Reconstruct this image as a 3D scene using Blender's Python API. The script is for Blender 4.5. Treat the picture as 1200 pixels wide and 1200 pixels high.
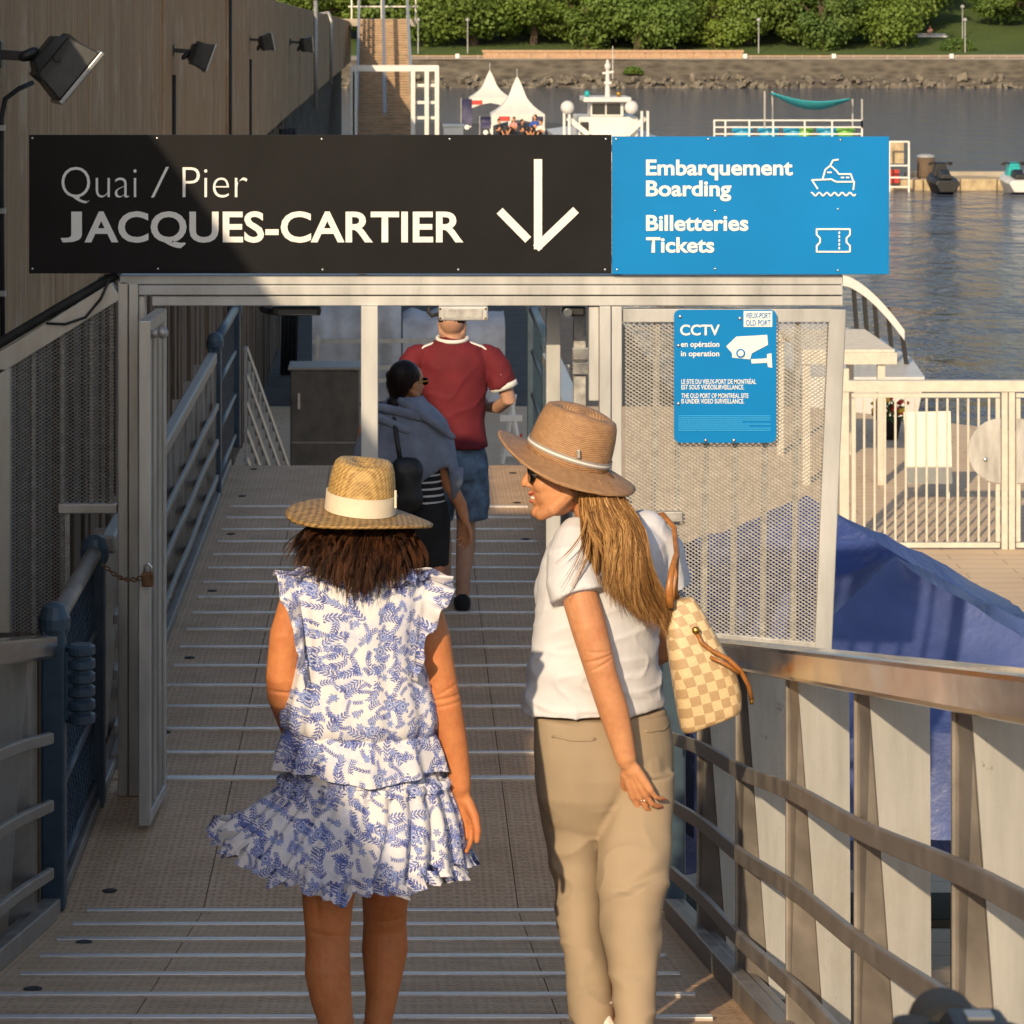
import bpy, bmesh, math, random
from mathutils import Vector, Matrix, noise as mnoise
R = math.radians
rnd = random.Random(11)
for o in list(bpy.data.objects): bpy.data.objects.remove(o)
SC = bpy.context.scene
COL = SC.collection

# ------------------------------------------------------------------ camera
F, CX, CY, ZC = 3600.0, 472.0, 20.0, 7.0
cam_d = bpy.data.cameras.new('camera'); cam = bpy.data.objects.new('camera', cam_d); COL.objects.link(cam)
cam.location = (0, 0, ZC); cam.rotation_euler = (R(90), 0, 0)
cam_d.sensor_width = 36; cam_d.lens = 36*F/1200
cam_d.shift_x = (600-CX)/1200; cam_d.shift_y = -(600-CY)/1200
cam_d.clip_start = .1; cam_d.clip_end = 3000
cam_d.dof.use_dof = True; cam_d.dof.focus_distance = 9.5; cam_d.dof.aperture_fstop = 20
SC.camera = cam
# ------------------------------------------------------------------ sky + sun (low, golden, behind and left of the camera)
SUN = Vector((1, 3, -1.35)).normalized()
wd = bpy.data.worlds.new('World'); SC.world = wd; wd.use_nodes = True
nt = wd.node_tree; bg = nt.nodes['Background']
sky = nt.nodes.new('ShaderNodeTexSky'); sky.sky_type = 'NISHITA'; sky.sun_disc = False
sky.sun_elevation = math.asin(-SUN.z); sky.sun_rotation = math.atan2(-SUN.x, -SUN.y)
sky.air_density = 1.0; sky.dust_density = 1.5; sky.ozone_density = .6
nt.links.new(sky.outputs[0], bg.inputs[0]); bg.inputs[1].default_value = .135
sl = bpy.data.lights.new('sun', 'SUN'); sl.energy = 4.3; sl.angle = R(.6); sl.color = (1, .785, .51)
so = bpy.data.objects.new('sun', sl); COL.objects.link(so); so.location = (-10, -30, 25)
so.rotation_euler = SUN.to_track_quat('-Z', 'Y').to_euler()
SC.view_settings.view_transform = 'Standard'; SC.view_settings.look = 'None'
SC.view_settings.gamma = 1; SC.view_settings.exposure = .13

def W(px, py, d):                                   # a point d metres away seen at photo pixel px, py
    return Vector(((px-CX)/F*d, d, ZC-(py-CY)/F*d))
# ------------------------------------------------------------------ walkway heights (metres above water)
FL = ZC-3.4                                         # level walkway
Y1 = 11.67                                          # foot of the sloping ramp
def floor_z(y):
    if y >= Y1: return FL
    return FL + .192*(Y1-max(y, 3.5))

# ------------------------------------------------------------------ mesh helpers
class MB:
    def __init__(s): s.v = []; s.f = []
    def add(s, vs, fs):
        o = len(s.v); s.v += [Vector(v) for v in vs]; s.f += [tuple(i+o for i in f) for f in fs]; return s
    def box(s, c, size, M=None):
        x, y, z = [k/2 for k in size]; c = Vector(c)
        vs = [Vector((i*x, j*y, k*z)) for i in (-1, 1) for j in (-1, 1) for k in (-1, 1)]
        if M is not None: vs = [M @ v for v in vs]
        return s.add([v+c for v in vs], [(0,1,3,2),(4,6,7,5),(0,4,5,1),(2,3,7,6),(0,2,6,4),(1,5,7,3)])
    def bx(s, x0, x1, y0, y1, z0, z1):
        return s.box(((x0+x1)/2, (y0+y1)/2, (z0+z1)/2), (abs(x1-x0), abs(y1-y0), abs(z1-z0)))
    def bar(s, a, b, w, h, up=(0, 0, 1)):
        a = Vector(a); b = Vector(b); d = (b-a).normalized(); up = Vector(up)
        sx = d.cross(up)
        if sx.length < 1e-5: sx = d.cross(Vector((0, 1, 0)))
        sx.normalize(); u = sx.cross(d)
        vs = [p+sx*i*w/2+u*j*h/2 for p in (a, b) for i, j in ((-1,-1),(1,-1),(1,1),(-1,1))]
        return s.add(vs, [(0,1,2,3),(7,6,5,4),(0,4,5,1),(1,5,6,2),(2,6,7,3),(3,7,4,0)])
    def prism(s, poly, ext):
        n = len(poly); e = Vector(ext); p = [Vector(q) for q in poly]
        return s.add(p+[q+e for q in p], [tuple(range(n)), tuple(range(2*n-1, n-1, -1))]+[(i, (i+1) % n, n+(i+1) % n, n+i) for i in range(n)])
    def loft(s, rings, cap=True, closed=True):
        n = len(rings[0]); vs = [v for r in rings for v in r]; fs = []
        m = n if closed else n-1
        for i in range(len(rings)-1):
            for j in range(m):
                k = (j+1) % n
                fs.append((i*n+j, i*n+k, (i+1)*n+k, (i+1)*n+j))
        if cap and closed: fs += [tuple(range(n-1, -1, -1)), tuple(range((len(rings)-1)*n, len(rings)*n))]
        return s.add(vs, fs)
    def tube(s, pts, r, n=10, cap=True, flat=1.0, nrm=None):
        pts = [Vector(p) for p in pts]; k = len(pts)
        rr = list(r) if hasattr(r, '__len__') else [r]*k
        rings = []; u = None
        for i, p in enumerate(pts):
            t = (pts[min(i+1, k-1)]-pts[max(i-1, 0)])
            if t.length < 1e-9: t = Vector((0, 0, 1))
            t.normalize()
            if u is None:
                u = Vector(nrm) if nrm is not None else (Vector((0, 1, 0)) if abs(t.y) < .9 else Vector((1, 0, 0)))
            u = (u-t*u.dot(t))
            if u.length < 1e-6: u = t.orthogonal()
            u.normalize(); w = t.cross(u)
            rings.append([p+u*(rr[i]*flat*math.cos(a))+w*(rr[i]*math.sin(a)) for a in [2*math.pi*j/n for j in range(n)]])
        return s.loft(rings, cap)
    def rtube(s, pts, r, n=14, flat=1.0, nrm=None):  # tube with rounded ends
        pts = [Vector(p) for p in pts]; rr = list(r) if hasattr(r, '__len__') else [r]*len(pts)
        d0 = (pts[0]-pts[1]).normalized(); d1 = (pts[-1]-pts[-2]).normalized()
        P = [pts[0]+d0*rr[0]*.95, pts[0]+d0*rr[0]*.7]+pts+[pts[-1]+d1*rr[-1]*.7, pts[-1]+d1*rr[-1]*.95]
        Q = [rr[0]*.25, rr[0]*.7]+rr+[rr[-1]*.7, rr[-1]*.25]
        return s.tube(P, Q, n, True, flat, nrm)
    def lathe(s, prof, c, n=24, M=None):
        c = Vector(c); rings = []
        for r, z in prof:
            ring = [Vector((r*math.cos(2*math.pi*j/n), r*math.sin(2*math.pi*j/n), z)) for j in range(n)]
            rings.append([(M @ v if M is not None else v)+c for v in ring])
        return s.loft(rings)
    def ell(s, c, r, M=None, nu=18, nv=11):
        c = Vector(c); rings = []
        for i in range(nv):
            a = -math.pi/2+math.pi*(i+.15)/(nv-.7)
            a = max(-math.pi/2+.06, min(math.pi/2-.06, a))
            ring = [Vector((r[0]*math.cos(a)*math.cos(2*math.pi*j/nu), r[1]*math.cos(a)*math.sin(2*math.pi*j/nu), r[2]*math.sin(a))) for j in range(nu)]
            rings.append([(M @ v if M is not None else v)+c for v in ring])
        return s.loft(rings)
    def mesh(s, off=Vector((0, 0, 0)), fix=True):
        me = bpy.data.meshes.new('m'); me.from_pydata([tuple(v-off) for v in s.v], [], s.f)
        if fix and len(s.f) < 60000:
            bm = bmesh.new(); bm.from_mesh(me); bmesh.ops.recalc_face_normals(bm, faces=bm.faces); bm.to_mesh(me); bm.free()
        me.update(); return me
    def build(s, name, mat, parent=None, smooth=False, bevel=0, fix=True):
        if parent is not None: off = wloc(parent)
        else:
            xs = [v.x for v in s.v]; ys = [v.y for v in s.v]; zs = [v.z for v in s.v]
            off = Vector(((min(xs)+max(xs))/2, (min(ys)+max(ys))/2, min(zs)))
        return put(name, s.mesh(off, fix), mat, parent, off, smooth, bevel)
def wloc(o):
    p = Vector(o.location)
    return p+wloc(o.parent) if o.parent else p
def put(name, me, mat, parent=None, off=Vector((0, 0, 0)), smooth=False, bevel=0):
    me.name = name; o = bpy.data.objects.new(name, me); COL.objects.link(o)
    if mat is not None:
        me.materials.clear(); me.materials.append(mat)
    if parent is not None: o.parent = parent
    else: o.location = off
    if smooth: me.polygons.foreach_set('use_smooth', [True]*len(me.polygons))
    if bevel:
        b = o.modifiers.new('bevel', 'BEVEL'); b.width = bevel; b.segments = 2; b.limit_method = 'ANGLE'; b.angle_limit = R(40)
    return o
def tag(o, label, cat, group=None):
    o['label'] = label; o['category'] = cat
    if group: o['group'] = group
    return o
def struct(o, label=None):
    o['kind'] = 'structure'
    if label: o['label'] = label
    return o
def thing(name, label, cat, loc, group=None):
    o = bpy.data.objects.new(name, None); COL.objects.link(o); o.location = loc; o.empty_display_size = .1
    return tag(o, label, cat, group)
def copy_tree(o, parent=None):
    c = o.copy(); COL.objects.link(c)
    if parent: c.parent = parent
    for ch in list(o.children): copy_tree(ch, c)
    return c
def fuse(mb, voxel, smooth=4, fac=.5):
    me = mb.mesh(fix=True); ob = bpy.data.objects.new('tmp', me); COL.objects.link(ob)
    m = ob.modifiers.new('r', 'REMESH'); m.mode = 'VOXEL'; m.voxel_size = voxel; m.use_smooth_shade = True
    if smooth:
        k = ob.modifiers.new('s', 'SMOOTH'); k.factor = fac; k.iterations = smooth
    dg = bpy.context.evaluated_depsgraph_get()
    r = bpy.data.meshes.new_from_object(ob.evaluated_get(dg))
    bpy.data.objects.remove(ob); bpy.data.meshes.remove(me)
    return r
def displace(me, fn):
    me.update(); ns = [v.normal.copy() for v in me.vertices]
    for v, n in zip(me.vertices, ns): v.co = v.co+n*fn(v.co, n)
    me.update()
def put_fused(name, me, mat, parent, smooth=True):
    L = wloc(parent)
    for v in me.vertices: v.co = v.co-L
    return put(name, me, mat, parent, smooth=smooth)

# ------------------------------------------------------------------ materials
MATS = {}
class NT:
    def __init__(s, name):
        s.m = bpy.data.materials.new(name); s.m.use_nodes = True; s.t = s.m.node_tree; s.b = s.t.nodes['Principled BSDF']; s.co = None
        MATS[name] = s.m
    def n(s, typ, **kw):
        k = s.t.nodes.new('ShaderNode'+typ)
        for a, b in kw.items(): setattr(k, a, b)
        return k
    def l(s, a, b): s.t.links.new(a, b)
    def coord(s, scale=(1, 1, 1), kind='Object', rot=(0, 0, 0)):
        tc = s.n('TexCoord'); mp = s.n('Mapping'); mp.inputs['Scale'].default_value = scale; mp.inputs['Rotation'].default_value = rot
        s.l(tc.outputs[kind], mp.inputs[0]); return mp.outputs[0]
    def noise(s, scale, vec=None, detail=4, rough=.55, dist=0):
        k = s.n('TexNoise'); k.inputs['Scale'].default_value = scale; k.inputs['Detail'].default_value = detail
        k.inputs['Roughness'].default_value = rough; k.inputs['Distortion'].default_value = dist
        if vec is not None: s.l(vec, k.inputs['Vector'])
        return k.outputs[0]
    def ramp(s, fac, stops, interp='LINEAR'):
        k = s.n('ValToRGB'); k.color_ramp.interpolation = interp; e = k.color_ramp.elements
        while len(e) < len(stops): e.new(.5)
        for i, (p, c) in enumerate(stops):
            e[i].position = p; c = c if hasattr(c, '__len__') else (c, c, c); e[i].color = (*c[:3], 1)
        s.l(fac, k.inputs[0]); return k.outputs[0]
    def mix(s, fac, a, b, mode='MIX'):
        k = s.n('MixRGB', blend_type=mode)
        for i, x in ((0, fac), (1, a), (2, b)):
            if hasattr(x, 'is_linked') or hasattr(x, 'links'): s.l(x, k.inputs[i])
            elif i == 0: k.inputs[0].default_value = x
            else: k.inputs[i].default_value = (*(x if hasattr(x, '__len__') else (x, x, x))[:3], 1)
        return k.outputs[0]
    def math(s, op, a, b=None, c=None):
        k = s.n('Math', operation=op)
        for i, x in enumerate((a, b, c)):
            if x is None: continue
            if hasattr(x, 'links'): s.l(x, k.inputs[i])
            else: k.inputs[i].default_value = x
        return k.outputs[0]
    def bump(s, h, strength=.3, dist=.01, prev=None):
        k = s.n('Bump'); k.inputs['Strength'].default_value = strength; k.inputs['Distance'].default_value = dist
        s.l(h, k.inputs['Height'])
        if prev is not None: s.l(prev, k.inputs['Normal'])
        s.l(k.outputs[0], s.b.inputs['Normal']); return k.outputs[0]
    def set(s, col=None, rough=None, metal=None):
        for nm, x in (('Base Color', col), ('Roughness', rough), ('Metallic', metal)):
            if x is None: continue
            if hasattr(x, 'links'): s.l(x, s.b.inputs[nm])
            elif nm == 'Base Color': s.b.inputs[nm].default_value = (*x[:3], 1)
            else: s.b.inputs[nm].default_value = x
        return s
def simple(name, col, rough=.6, metal=0, var=.18, vs=6, bump=0, bs=60, stretch=(1, 1, 1), bd=.004):
    t = NT(name); v = t.coord(stretch); n = t.noise(vs, v, 5, .6)
    a = tuple(max(0, c*(1-var*1.6)) for c in col); b = tuple(min(1, c*(1+var)) for c in col)
    t.set(t.ramp(n, [(.3, a), (.7, b)]), rough, metal)
    if metal > .3: t.l(t.ramp(n, [(.3, max(0, rough-.1)), (.7, min(1, rough+.12))]), t.b.inputs['Roughness'])
    if bump: t.bump(t.noise(bs, v, 3), bump, bd)
    return t.m
# ------------------------------------------------------------------ material library
M = MATS
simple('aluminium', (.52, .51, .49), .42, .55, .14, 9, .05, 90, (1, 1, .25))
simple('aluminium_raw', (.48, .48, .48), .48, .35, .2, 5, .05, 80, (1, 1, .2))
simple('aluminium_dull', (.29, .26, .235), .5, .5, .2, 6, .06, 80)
simple('rail_top', (.50, .45, .39), .16, 1.0, .14, 5, .04, 30, (3, .4, 1))
simple('galvanised', (.42, .41, .40), .5, .6, .25, 22)
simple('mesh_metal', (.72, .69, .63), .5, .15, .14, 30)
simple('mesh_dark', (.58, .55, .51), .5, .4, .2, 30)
simple('blue_paint', (.04, .068, .10), .42, 0, .18, 10, .04, 60)
simple('black_plastic', (.008, .008, .009), .5, 0, .3, 12)
simple('black_rubber', (.02, .02, .02), .7, 0, .3, 12)
simple('lamp_black', (.022, .023, .024), .45, .2, .3, 12)
simple('lamp_rim', (.35, .35, .35), .4, .6)
simple('lamp_glass', (.10, .11, .12), .12, 0, .1)
simple('white_paint', (.72, .71, .68), .45, 0, .06, 5)
simple('white_fence', (.58, .54, .47), .5, 0, .08, 8)
simple('rust', (.16, .08, .035), .85, .2, .4, 30, .4, 80)
simple('brass', (.55, .33, .08), .3, 1, .1)
simple('steel', (.6, .6, .6), .3, .9, .1)
simple('grey_tarp', (.56, .57, .60), .6, 0, .14, 3, .3, 6, (1, 1, 1), .05)
simple('cabinet', (.10, .085, .07), .5, .1, .25, 4, .1, 20)
simple('rope', (.25, .2, .13), .9)
simple('skin', (.50, .235, .12), .62, 0, .06, 14, .06, 180, (1, 1, 1), .002)
simple('skin_pale', (.50, .29, .20), .5, 0, .06, 14)
simple('skin_tan', (.46, .185, .08), .62, 0, .06, 14, .06, 180, (1, 1, 1), .002)
for k in ('skin', 'skin_tan', 'skin_pale'):
    b = M[k].node_tree.nodes['Principled BSDF']; b.inputs['Subsurface Weight'].default_value = .08; b.inputs['Subsurface Radius'].default_value = (.01, .004, .002)
simple('lips', (.45, .07, .07), .35)
simple('teeth', (.8, .76, .7), .3)
simple('nail', (.45, .02, .03), .25)
simple('silver', (.8, .8, .8), .2, 1, .05)
simple('eye', (.75, .73, .7), .2)
simple('sunglass', (.008, .007, .006), .08)
simple('white_cotton', (.62, .62, .66), .85, 0, .03, 20, .25, 350, (1, 1, 1), .001)
simple('khaki', (.35, .268, .182), .85, 0, .07, 5, .3, 420, (1, 1, .3), .001)
simple('red_shirt', (.125, .006, .013), .85, 0, .12, 8, .2, 200)
simple('trim_white', (.72, .70, .66), .8, 0, .04)
simple('denim', (.11, .17, .26), .85, 0, .4, 14, .3, 300)
simple('chambray', (.21, .24, .32), .85, 0, .14, 12, .3, 260)
simple('black_cloth', (.012, .012, .014), .9, 0, .3, 9)
simple('black_leather', (.015, .016, .018), .5, 0, .3, 9, .2, 60)
simple('leather_tan', (.36, .14, .035), .4, 0, .2, 30)
simple('cream_band', (.72, .62, .48), .8, 0, .05, 20, .2, 300)
simple('sock', (.82, .80, .77), .9)
simple('shoe_white', (.75, .72, .68), .6)
simple('tent_white', (.62, .60, .57), .6, 0, .05, 3)
simple('banner_navy', (.03, .03, .09), .6)
simple('boat_white', (.62, .61, .59), .4, 0, .06, 2)
simple('boat_grey', (.35, .36, .37), .5)
simple('teal_cloth', (.03, .33, .40), .6, 0, .15, 4)
simple('teal_paint', (.01, .36, .38), .35)
simple('lime_plastic', (.16, .42, .05), .4)
simple('cyan_plastic', (.02, .34, .55), .4)
simple('dock_float', (.46, .36, .22), .75, 0, .2, 3)
simple('red_paint', (.5, .04, .03), .5)
simple('flower_red', (.6, .03, .03), .6)
simple('flower_yellow', (.75, .5, .03), .6)
simple('leaf', (.05, .12, .02), .6, 0, .3, 20)
simple('bark', (.09, .065, .045), .9, 0, .3, 8)
simple('brick_tan', (.42, .27, .17), .85, 0, .15, 3)
simple('path', (.38, .33, .27), .9, 0, .12, 1)
simple('cloth_pink', (.6, .25, .22), .9); simple('cloth_blue', (.03, .08, .35), .9); simple('cloth_cream', (.7, .66, .6), .9)
simple('cloth_dark', (.03, .03, .04), .9)
simple('cream_board', (.82, .78, .62), .6, 0, .03)
simple('timber', (.13, .09, .06), .9, 0, .35, 3, .3, 12, (6, 6, .5))
simple('warning', (.06, .06, .055), .6)
simple('window_dark', (.02, .025, .03), .1)

t = NT('sign_black'); n = t.noise(2.5, t.coord(), 3); t.set(t.ramp(n, [(.3, (.007, .0068, .008)), (.7, (.012, .0115, .0135))]), .45); t.b.inputs['Specular IOR Level'].default_value = .14
t = NT('sign_blue'); n = t.noise(2, t.coord(), 3); t.set(t.ramp(n, [(.3, (.0, .175, .47)), (.7, (.0, .20, .53))]), .42); t.b.inputs['Specular IOR Level'].default_value = .2
t = NT('sign_white'); t.set((.78, .77, .74), .5)
t = NT('sign_lightblue'); t.set((.04, .42, .78), .5)

# weathered board-formed concrete: vertical streaks along the wall
t = NT('wall_concrete')
v = t.coord((1, 5.5, .12)); big = t.noise(.7, t.coord((1, 1, .35)), 5, .65); st = t.noise(2.2, v, 6, .7); fine = t.noise(14, t.coord((1, 3, .3)), 4, .7)
c = t.ramp(st, [(.28, (.19, .112, .054)), (.5, (.37, .232, .12)), (.72, (.54, .375, .22))])
c = t.mix(t.ramp(big, [(.35, .0), (.75, .75)]), c, (.29, .19, .105), 'MIX')
c = t.mix(.55, c, t.ramp(fine, [(.3, (.32, .3, .28)), (.7, (.72, .68, .62))]), 'OVERLAY')
runs = t.noise(3.0, t.coord((1, 2.4, .05)), 5, .75); blot = t.noise(1.6, t.coord((1, 1, .8)), 7, .72)
c = t.mix(t.ramp(runs, [(.54, 0), (.70, .5)]), c, (.09, .06, .038)); c = t.mix(t.ramp(blot, [(.52, 0), (.70, .6)]), c, (.58, .46, .33)); c = t.mix(t.ramp(t.noise(9, t.coord((1, 1.5, .5)), 6, .8), [(.64, 0), (.7, .7)]), c, (.05, .035, .025))
t.set(c, .92); t.bump(st, .5, .03, t.bump(fine, .35, .008, t.bump(blot, .4, .03)))
t = NT('wall_stained')
n = t.noise(3, t.coord((1, 1, .6)), 7, .7); t.set(t.ramp(n, [(.38, (.025, .020, .016)), (.55, (.07, .055, .04)), (.66, (.22, .19, .16))]), .95); t.bump(n, .8, .05)

# walkway plate: brown dimpled tread
t = NT('deck')
v = t.coord(); n = t.noise(3.2, v, 5, .65)
br = t.n('TexBrick'); br.inputs['Scale'].default_value = 1; br.inputs['Brick Width'].default_value = .07; br.inputs['Row Height'].default_value = .03
br.inputs['Mortar Size'].default_value = .009; br.inputs['Mortar Smooth'].default_value = .6; br.offset = .5
br.inputs['Color1'].default_value = (1, 1, 1, 1); br.inputs['Color2'].default_value = (.75, .75, .75, 1); br.inputs['Mortar'].default_value = (0, 0, 0, 1)
t.l(v, br.inputs['Vector'])
vo = t.n('TexVoronoi'); vo.inputs['Scale'].default_value = 38; vo.inputs['Randomness'].default_value = .25; t.l(t.coord((1, .55, 1)), vo.inputs['Vector'])
dim = t.ramp(vo.outputs['Distance'], [(.2, 1), (.45, 0)])
base = t.ramp(n, [(.3, (.58, .365, .21)), (.7, (.78, .525, .32))])
c = t.mix(t.math('MULTIPLY', dim, .34), base, (.16, .10, .06))
c = t.mix(t.math('MULTIPLY', t.ramp(br.outputs['Fac'], [(.4, 0), (.8, 1)]), .3), c, (.16, .11, .07))
sc_ = t.noise(1.7, v, 6, .75); st_ = t.noise(6, t.coord((2.2, .5, 1)), 5, .7)
c = t.mix(t.ramp(sc_, [(.54, 0), (.75, .35)]), c, (.16, .105, .068)); c = t.mix(t.ramp(st_, [(.6, 0), (.72, .5)]), c, (.55, .42, .30))
t.set(c, .72, .1); t.bump(dim, -.55, .006, t.bump(br.outputs['Fac'], -.6, .008))
simple('cleat', (.66, .64, .62), .4, .5, .1, 20)
simple('drain', (.03, .028, .026), .7)
t = NT('pontoon'); v = t.coord((1, 1, 1)); n = t.noise(.9, v, 5)
br = t.n('TexBrick'); br.inputs['Scale'].default_value = 1; br.inputs['Brick Width'].default_value = 1.2; br.inputs['Row Height'].default_value = .3; br.inputs['Mortar Size'].default_value = .012
t.l(v, br.inputs['Vector']); c = t.ramp(n, [(.3, (.58, .43, .285)), (.7, (.68, .52, .355))])
t.set(t.mix(t.math('MULTIPLY', br.outputs['Fac'], .5), c, (.25, .19, .13)), .85)
simple('asphalt', (.075, .07, .068), .9, 0, .2, 2, .2, 30)

t = NT('water')
v = t.coord((1, .55, 1)); w1 = t.noise(.38, v, 3, .5); w2 = t.noise(1.7, v, 4, .6); w3 = t.noise(.06, t.coord((1, .35, 1)), 3)
t.set((.06, .075, .115), .08); t.b.inputs['IOR'].default_value = 1.33
p = t.bump(w1, 1.0, 1.3); t.bump(w2, 1.0, .5, p)
t = NT('grass'); n = t.noise(.16, t.coord(), 6, .65); n2 = t.noise(3, t.coord(), 4)
t.set(t.mix(.35, t.ramp(n, [(.3, (.035, .075, .012)), (.7, (.085, .135, .022))]), t.ramp(n2, [(.3, (.03, .06, .01)), (.7, (.12, .16, .03))])), .95); t.bump(n2, .6, .2)
t = NT('foliage'); oi = t.n('ObjectInfo'); n = t.noise(.45, t.coord(), 4)
c1 = t.ramp(oi.outputs['Random'], [(0, (.035, .08, .010)), (.4, (.06, .12, .013)), (.7, (.13, .19, .016)), (1, (.05, .10, .014))])
t.set(t.mix(t.ramp(n, [(.35, 0), (.7, .7)]), c1, (.10, .14, .018)), .7)
t = NT('rock'); n = t.noise(1.2, t.coord(), 5); oi = t.n('ObjectInfo')
t.set(t.ramp(n, [(.3, (.09, .08, .064)), (.7, (.23, .20, .16))]), .95); t.bump(n, .6, .2)
t = NT('seawall'); v = t.coord((1, 1, 1)); n = t.noise(.5, t.coord((1, 1, 3)), 6, .7); vs_ = t.n('TexVoronoi'); vs_.inputs['Scale'].default_value = 1.3; t.l(t.coord((.6, 1, 1.6)), vs_.inputs['Vector']); n = t.math('ADD', t.math('MULTIPLY', n, .6), t.math('MULTIPLY', vs_.outputs['Distance'], .45))
t.set(t.ramp(n, [(.3, (.05, .044, .036)), (.7, (.125, .108, .086))]), .95); t.bump(n, .5, .2)

t = NT('tarp_blue'); n = t.noise(2.2, t.coord(), 5); n2 = t.noise(9, t.coord(), 3)
t.set(t.ramp(n, [(.3, (.022, .045, .18)), (.7, (.05, .085, .28))]), .45); t.bump(n, .7, .08, t.bump(n2, .5, .03))

# flower-print chiffon: scattered sprigs of leaves, feather eyes and soft blooms in blue on white
t = NT('dress')
tc = t.n('TexCoord'); sp_ = t.n('SeparateXYZ'); t.l(tc.outputs['Object'], sp_.inputs[0])
cb_ = t.n('CombineXYZ'); t.l(t.math('ADD', sp_.outputs[0], t.math('MULTIPLY', sp_.outputs[1], .55)), cb_.inputs[0]); t.l(sp_.outputs[2], cb_.inputs[1]); v = cb_.outputs[0]
def cells(scale, off):
    """local coordinates (metres, turned by a random angle) in scattered cells"""
    ad = t.n('VectorMath', operation='ADD'); t.l(v, ad.inputs[0]); ad.inputs[1].default_value = (off, off*1.7, 0)
    vo = t.n('TexVoronoi', voronoi_dimensions='2D'); vo.inputs['Scale'].default_value = scale; t.l(ad.outputs[0], vo.inputs['Vector'])
    su = t.n('VectorMath', operation='SUBTRACT'); t.l(ad.outputs[0], su.inputs[0]); t.l(vo.outputs['Position'], su.inputs[1])
    sc = t.n('SeparateColor'); t.l(vo.outputs['Color'], sc.inputs[0]); rt = t.n('VectorRotate', rotation_type='Z_AXIS'); t.l(su.outputs[0], rt.inputs['Vector']); t.l(t.math('MULTIPLY', sc.outputs[0], 6.283), rt.inputs['Angle'])
    xy = t.n('SeparateXYZ'); t.l(rt.outputs[0], xy.inputs[0]); return xy.outputs[0], xy.outputs[1], sc.outputs[1], sc.outputs[2]
def sprig(scale, off, P, Wd, L):
    u, w, r1, r2 = cells(scale, off); w = t.math('ADD', w, t.math('MULTIPLY', t.math('MULTIPLY', u, u), 9.0)); aw = t.math('ABSOLUTE', w)
    f = t.math('FRACT', t.math('DIVIDE', t.math('SUBTRACT', u, t.math('MULTIPLY', aw, .85)), P))
    half = t.math('MULTIPLY', t.math('SINE', t.math('MULTIPLY', t.math('MINIMUM', t.math('DIVIDE', aw, Wd), 1.0), math.pi)), .36)
    leaf = t.math('LESS_THAN', t.math('ABSOLUTE', t.math('SUBTRACT', f, .5)), half); stem = t.math('LESS_THAN', aw, .0011)
    ins = t.math('LESS_THAN', t.math('ABSOLUTE', u), t.math('ADD', L*.7, t.math('MULTIPLY', r1, L*.5)))
    return t.math('MULTIPLY', t.math('MAXIMUM', leaf, stem), ins), r2
def bloom(scale, off, rad):
    u, w, r1, r2 = cells(scale, off); r = t.math('SQRT', t.math('ADD', t.math('MULTIPLY', u, u), t.math('MULTIPLY', w, w))); th = t.math('ARCTAN2', w, u)
    edge = t.math('MULTIPLY', t.math('ADD', .78, t.math('MULTIPLY', t.math('COSINE', t.math('MULTIPLY', th, 6.0)), .22)), rad); q = t.math('DIVIDE', r, edge)
    ins = t.math('LESS_THAN', q, 1.0); rings = t.math('GREATER_THAN', t.math('SINE', t.math('MULTIPLY', q, 15.0)), .45)
    ray = t.math('GREATER_THAN', t.math('COSINE', t.math('MULTIPLY', th, 18.0)), .72); core = t.math('LESS_THAN', q, .22)
    return ins, t.math('MULTIPLY', ins, t.math('MAXIMUM', core, t.math('MAXIMUM', rings, t.math('MULTIPLY', ray, t.math('GREATER_THAN', q, .4))))), r1
s1, r1 = sprig(15, .0, .0088, .0115, .030); s2, r2 = sprig(19, 3.1, .0066, .0085, .022); s3, r3 = sprig(27, 7.7, .0052, .0060, .015)
b1, l1, _ = bloom(10, 1.3, .021); b2, l2, _ = bloom(17, 5.9, .010)
wash = t.noise(60, v, 4, .6); soft = t.ramp(t.noise(12, v, 3), [(.46, 0), (.62, .7)])
fab = t.mix(t.math('MULTIPLY', soft, .75), (.68, .66, .685), t.ramp(wash, [(.4, (.62, .63, .70)), (.6, (.36, .42, .66))]))
ink = t.ramp(wash, [(.36, (.035, .05, .24)), (.6, (.12, .17, .46))])
for msk in (s3, s2, s1): fab = t.mix(t.math('MULTIPLY', msk, .92), fab, ink)
for ins, ln in ((b2, l2), (b1, l1)):
    fab = t.mix(ins, fab, t.ramp(wash, [(.35, (.60, .62, .72)), (.62, (.30, .37, .66))])); fab = t.mix(ln, fab, ink)
t.set(fab, .85); t.bump(t.noise(160, t.coord(), 2), .12, .001)

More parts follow.
